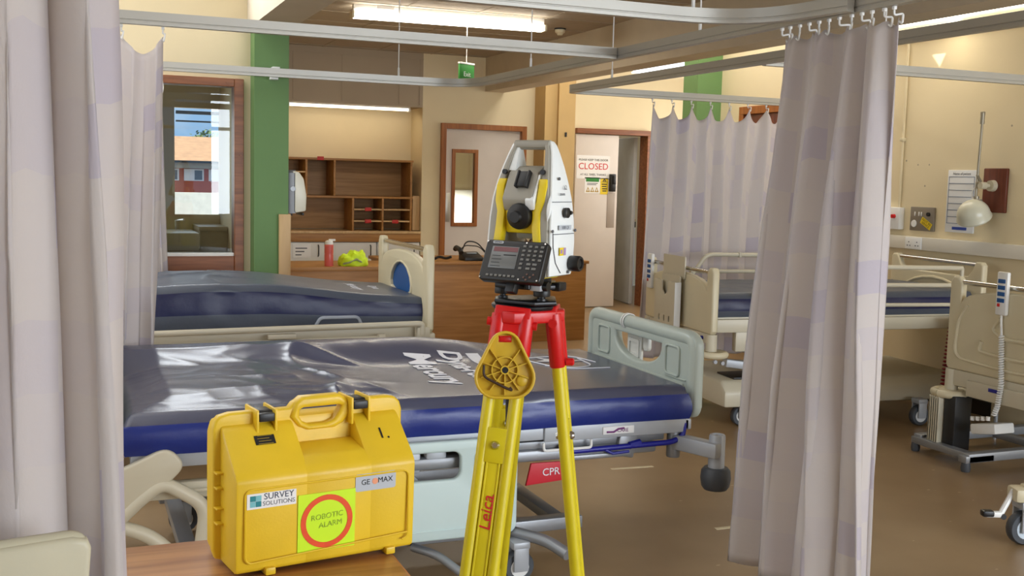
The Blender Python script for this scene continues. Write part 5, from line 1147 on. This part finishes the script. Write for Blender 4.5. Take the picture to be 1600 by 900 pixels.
b = B(); lathe(b, [(0, -.075), (.014, -.075), (.016, -.05), (0, -.05)], (0, -.035, .015), 'X', 14); lathe(b, [(0, -.075), (.012, -.075), (.014, -.05), (0, -.05)], (0, .03, .035), 'X', 14); obj('red_buttons', b, RED, cpt)
b = B(); tube(b, arc([(-.06, .05, .06), (-.085, .05, .03), (-.08, .06, -.04), (-.06, .04, -.06)], .02), .013, 8); tube(b, arc([(-.06, .085, .05), (-.08, .09, .0), (-.07, .085, -.05)], .02), .010, 8); obj('cord_handles', b, mat('pale_grey_cord', S(190, 190, 190), .5), cpt)
gp_ = thing('outlet_panel', 'grey square medical outlet panel with a crooked yellow sticker on the right wall', 'outlet panel', (XW, 6.09, 1.285))
b = B(); box(b, -.018, 0, -.115, .118, -.085, .085, .004); obj('panel_plate', b, mat('brown_grey_steel', S(142, 134, 122), .4, .4), gp_)
b = B(); lathe(b, [(0, -.024), (.024, -.024), (.026, -.018), (0, -.018)], (0, .075, -.035), 'X', 18)
for y in (.07, .03, .005): box(b, -.021, -.018, y-.006, y+.006, .02, .05, .001)
obj('white_fittings', b, WHITEP, gp_)
b = B(); lathe(b, [(0, -.03), (.014, -.03), (.014, -.018), (0, -.018)], (0, -.065, .035), 'X', 14); obj('black_outlet', b, BLACK, gp_)
b = B(); box(b, -.0205, -.019, -.055, .055, -.024, .024, 0, mx=T(0, -.045, -.03) @ RX(rad(28))); ysk = obj('yellow_sticker', b, YELSIGN, gp_, None)
b = B(); textbm(b, 'NOT IN', .026, T(-.0212, -.045, -.03) @ RX(rad(28)) @ T(0, 0, .010) @ UPYn, .0003); textbm(b, 'SERVICE', .022, T(-.0212, -.045, -.03) @ RX(rad(28)) @ T(0, 0, -.012) @ UPYn, .0003); obj('sticker_words', b, mat('brown_ink', S(120, 96, 20), .6, var=0), ysk, None)
wb = thing('wall_planner', 'white bed board with ruled rows on the right wall', 'whiteboard', (XW, 5.745, 1.42))
b = B(); box(b, -.012, 0, -.128, .128, -.213, .213, .004); wbb = obj('board', b, mat('board_white', S(228, 230, 232), .35, var=.01), wb)
b = B()
for k in range(8): box(b, -.0138, -.012, -.115, .115, .165-k*.0455, .169-k*.0455)
for y in (-.115, .112): box(b, -.0138, -.012, y, y+.003, -.154, .169)
obj('board_lines', b, mat('blue_grey_ink', S(116, 128, 150), .6, var=0), wbb, None)
b = B(); box(b, -.0142, -.012, -.07, .06, -.195, -.175); obj('blue_strip', b, mat('blue_ink', S(40, 66, 150), .6, var=0), wbb, None)
b = B(); textbm(b, 'Name of patient', .024, T(-.0135, -.0, .188) @ UPYn, .0003); obj('board_heading', b, INKG, wbb, None)
pl = thing('lamp_backboard', 'mahogany board behind the examination lamp on the right wall', 'wall board', (XW, 5.45, 1.50))
b = B(); box(b, -.022, 0, -.098, .098, -.145, .145, .006); obj('board', b, MAHOG, pl)
lp = thing('examination_lamp', 'jointed wall lamp with a dull round cream shade, hanging on the right wall', 'lamp', (XW, 5.47, 1.50))
AG = mat('aged_metal', S(150, 142, 124), .4, .5)
b = B(); tube(b, [(-.022, -.01, .03), (-.10, .0, .03)], .012, 10); lathe(b, [(0, -.055), (.035, -.055), (.038, -.022), (0, -.022)], (0, -.012, .03), 'X', 20); lathe(b, [(.0, -.125), (.022, -.125), (.024, -.08), (0, -.08)], (0, .0, .03), 'X', 16); obj('wall_joint', b, mat('aged_ivory', S(196, 188, 164), .45), lp)
b = B(); tube(b, [(-.11, .045, -.06), (-.11, .030, .46)], .008, 10); tube(b, [(-.112, .030, .43), (-.112, .029, .50)], .014, 10); box(b, -.122, -.1, .018, .042, .485, .51, .003); tube(b, [(-.10, .0, .03), (-.11, .045, .1)], .009, 8); obj('lamp_arm', b, AG, lp)
b = B(); lathe(b, [(0, 0), (.016, 0), (.016, .05), (0, .05)], (-.11, .038, -.09), 'Z', 14); box(b, -.13, -.09, .0, .05, -.09, -.06, .006); obj('shade_joint', b, AG, lp)
b = B(); pr_ = [(.0, .105)]+[(.105*math.sin(a*PI/2/10)*1.0, .105*math.cos(a*PI/2/10)) for a in range(1, 11)]+[(.112, -.02), (.108, -.03), (.095, -.025), (.09, .0), (.06, .06), (0, .075)]
lathe(b, pr_, (0, 0, 0), 'Z', 32, T(-.13, .032, -.165) @ RY(rad(-28))@ RX(rad(8)))
obj('lamp_shade', b, mat('grey_cream_enamel', S(206, 204, 184), .3), lp)
b = B(); tube(b, arc([(-.06, .03, .04), (-.10, .07, .02), (-.10, .10, -.04), (-.09, .05, -.08), (-.10, .02, -.06)], .03), .005, 6); obj('lamp_flex', b, WHITEP, lp)
b = B()
for y, z, r in ((6.30, 1.70, .007), (6.18, 1.67, .006), (6.07, 1.67, .006), (6.10, 1.52, .007), (5.36, 1.92, .007)): lathe(b, [(0, -.001), (r, -.001), (r, 0), (0, 0)], (XW, y, z), 'X', 10)
o_ = obj('wall_mark', b, mat('old_filler', S(170, 158, 134), .8)); tag(o_, 'scatter of filled screw holes on the right wall', 'wall marks', kind='stuff')
# red coiled cord and small locker top by the head of the bed
lk = thing('bedside_locker', 'bedside locker with wood top standing by the right wall', 'locker', (5.38, 5.04, 0))
b = B(); box(b, -.26, .26, -.17, .17, .68, .71, .004); obj('locker_top', b, OAKL, lk)
b = B(); box(b, -.20, .25, -.15, .16, .42, .68, .004); box(b, .1, .25, -.15, .16, 0, .42, .004); obj('locker_body', b, mat('locker_cream', S(196, 182, 150), .5), lk)
for y in (-.15, .15): b = B(); tube(b, [(-.18, y, 0), (-.18, y, .42)], .012, 8); obj('locker_leg', b, STEELG, lk)
b = B(); coil(b, [(5.14, 5.235, .64), (5.12, 5.24, .40), (5.10, 5.24, .12)], .016, 22, .005, 8); coil(b, [(5.14, 5.235, .64), (5.34, 5.23, .655)], .014, 7, .005, 8); tag(obj('coiled_red_cord', b, mat('dark_red_cord', S(140, 26, 34), .5)), 'dark red coiled cord hanging beside the bedside locker', 'cord')
# brown door frame high behind the far curtain, with door
b = B(); box(b, 5.62, 5.66, 7.55, 8.42, 2.12, 2.19, .004); box(b, 5.62, 5.66, 8.36, 8.42, 0, 2.12, .004); box(b, 5.62, 5.66, 7.55, 7.61, 0, 2.12, .004); dd = struct('door_3', b, WOODF)
b = B(); box(b, 5.635, 5.655, 7.61, 8.36, .01, 2.12, .002); obj('door_leaf', b, MAHOG, dd)

# ------------------------------------------------------------------ floor marks
for k, (x0, x1, y, a, l) in enumerate(((2.615, 2.855, 4.94, -4, 'pale strip of worn tape on the floor below the bed bumper'), (2.60, 2.90, 3.93, 0, 'pale strip of worn tape on the floor beside the right curtain'))):
    b = B(); box(b, -(x1-x0)/2, (x1-x0)/2, -.012, .012, 0, .0015); o = obj('floor_tape', b, FLOORW, None, None); o.location = ((x0+x1)/2, y, 0); o.rotation_euler = (0, 0, rad(a)); tag(o, l, 'tape')

# ------------------------------------------------------------------ sluice room seen through the glass
si = thing('hand_basin', 'white hand basin with chrome taps seen through the glazed screen', 'basin', (.78, 9.75, 0))
b = B(); box(b, -.28, .26, -.25, .25, .82, .98, .03); obj('bowl', b, mat('basin_ceramic', S(206, 206, 196), .2, var=.01), si)
b = B(); tube(b, arc([(-.02, .2, .98), (-.02, .2, 1.12), (-.02, .05, 1.10)], .05), .014, 10); tube(b, [(.1, .2, .98), (.1, .2, 1.06), (.16, .12, 1.07)], .010, 8); obj('tap', b, CHROME, si)
wt = thing('sluice_worktop', 'grey worktop and cupboard below the far window behind the glass', 'worktop', (1.18, 10.0, 0))
b = B(); box(b, -.13, .11, -.3, .24, .98, 1.02, .004); obj('worktop_slab', b, mat('stone_grey_laminate', S(170, 162, 140), .3), wt)
b = B(); box(b, -.12, .11, -.28, .24, 0, .98, .003); obj('cupboard_front', b, mat('grey_beige_laminate', S(160, 152, 128), .4), wt)
for k, (x, z, l) in enumerate(((.70, 1.50, 'upper wall dispenser seen through the glass'), (.68, 1.20, 'lower white wall dispenser above the basin'))):
    b = B(); box(b, -.08, .08, -.12, 0, -.10, .10, .02); o = obj('soap_dispenser', b, WHITEP if k else mat('smoked_dispenser', S(150, 152, 156), .3)); o.location = (x, 10.25, z); tag(o, l, 'dispenser')
    b = B(); box(b, -.02, .02, -.10, -.04, -.13, -.10, .004); obj('dispenser_nozzle', b, CHROME, o)
bl = thing('window_blind', 'partly raised blind across the top of the far window', 'blind', (1.10, 10.24, 1.9))
b = B(); box(b, -.19, .19, -.02, .0, .10, .13, .003); box(b, -.19, .19, -.015, -.005, .03, .045, .002); obj('blind_slat', b, mat('blind_grey', S(140, 134, 118), .6), bl)

# ------------------------------------------------------------------ outside
hs = thing('brick_building', 'red brick building with pitched tiled roof outside the far window', 'building', (5.2, 40, -2.6))
b = B(); box(b, -7, 7, .3, 8, 0, 4.35); obj('brick_wall', b, BRICK, hs, None)
b = B(); prism(b, [(-.2, 4.38), (4, 5.4), (8.5, 4.38)], -7.3, 7.3); obj('roof', b, TILE, hs, None)
b = B(); box(b, -7.1, 7.1, -.05, .3, 4.17, 4.38); obj('band', b, mat('grey_fascia', S(170, 160, 140), .7), hs, None)
b = B(); box(b, -7.1, 7.1, -.22, -.1, 4.36, 4.44); obj('gutter', b, BLACK, hs, None)
for k in range(7):
    x = -3.05+k*.85
    b = B(); box(b, x, x+.68, .22, .31, 3.73, 4.15); wn_ = obj('window', b, WHITEP, hs, None)
    b = B(); box(b, x+.36, x+.62, .2, .23, 3.77, 4.1); obj('pane', b, mat('dark_pane', S(92, 100, 110), .2, var=0), wn_, None)
b = B(); box(b, -6, 8, -.1, .1, 0, 3.40); yw = obj('garden_wall', b, mat('white_render', S(226, 222, 212), .8)); yw.location = (5, 36, -2.6); tag(yw, 'white rendered wall outside in front of the brick building', 'wall')
trr = thing('tree', 'bushy green tree rising behind the brick building', 'tree', (6.35, 55, -2.6))
b = B(); rr = random.Random(3)
for k in range(900):
    th = rr.uniform(0, 2*PI); ph_ = math.acos(rr.uniform(-1, 1)); R_ = rr.uniform(.55, 1.0)
    c = Vector((1.25*R_*math.sin(ph_)*math.cos(th), 1.1*R_*math.sin(ph_)*math.sin(th), 4.95+1.15*R_*math.cos(ph_))); n_ = Vector((rr.uniform(-1, 1), rr.uniform(-1, 1), rr.uniform(-1, 1))).normalized(); u = n_.orthogonal().normalized()*.11; v = n_.cross(u)
    b.faces.new([b.verts.new(c+u), b.verts.new(c+v*.6), b.verts.new(c-u), b.verts.new(c-v*.6)])
obj('foliage', b, LEAF, trr, None, recalc=False)
b = B(); tube(b, [(0, 0, 0), (.05, 0, 3), (0, 0, 4.6)], .18, 10, radii=[.25, .18, .08]); obj('trunk', b, MAHOG, trr)
b = B(); box(b, -20, 40, 14.3, 80, -2.75, -2.6); go = obj('outside_ground', b, mat('tarmac', S(120, 118, 112), .9)); go['kind'] = 'structure'; go['label'] = 'paved ground outside the building'; go['category'] = 'structure'
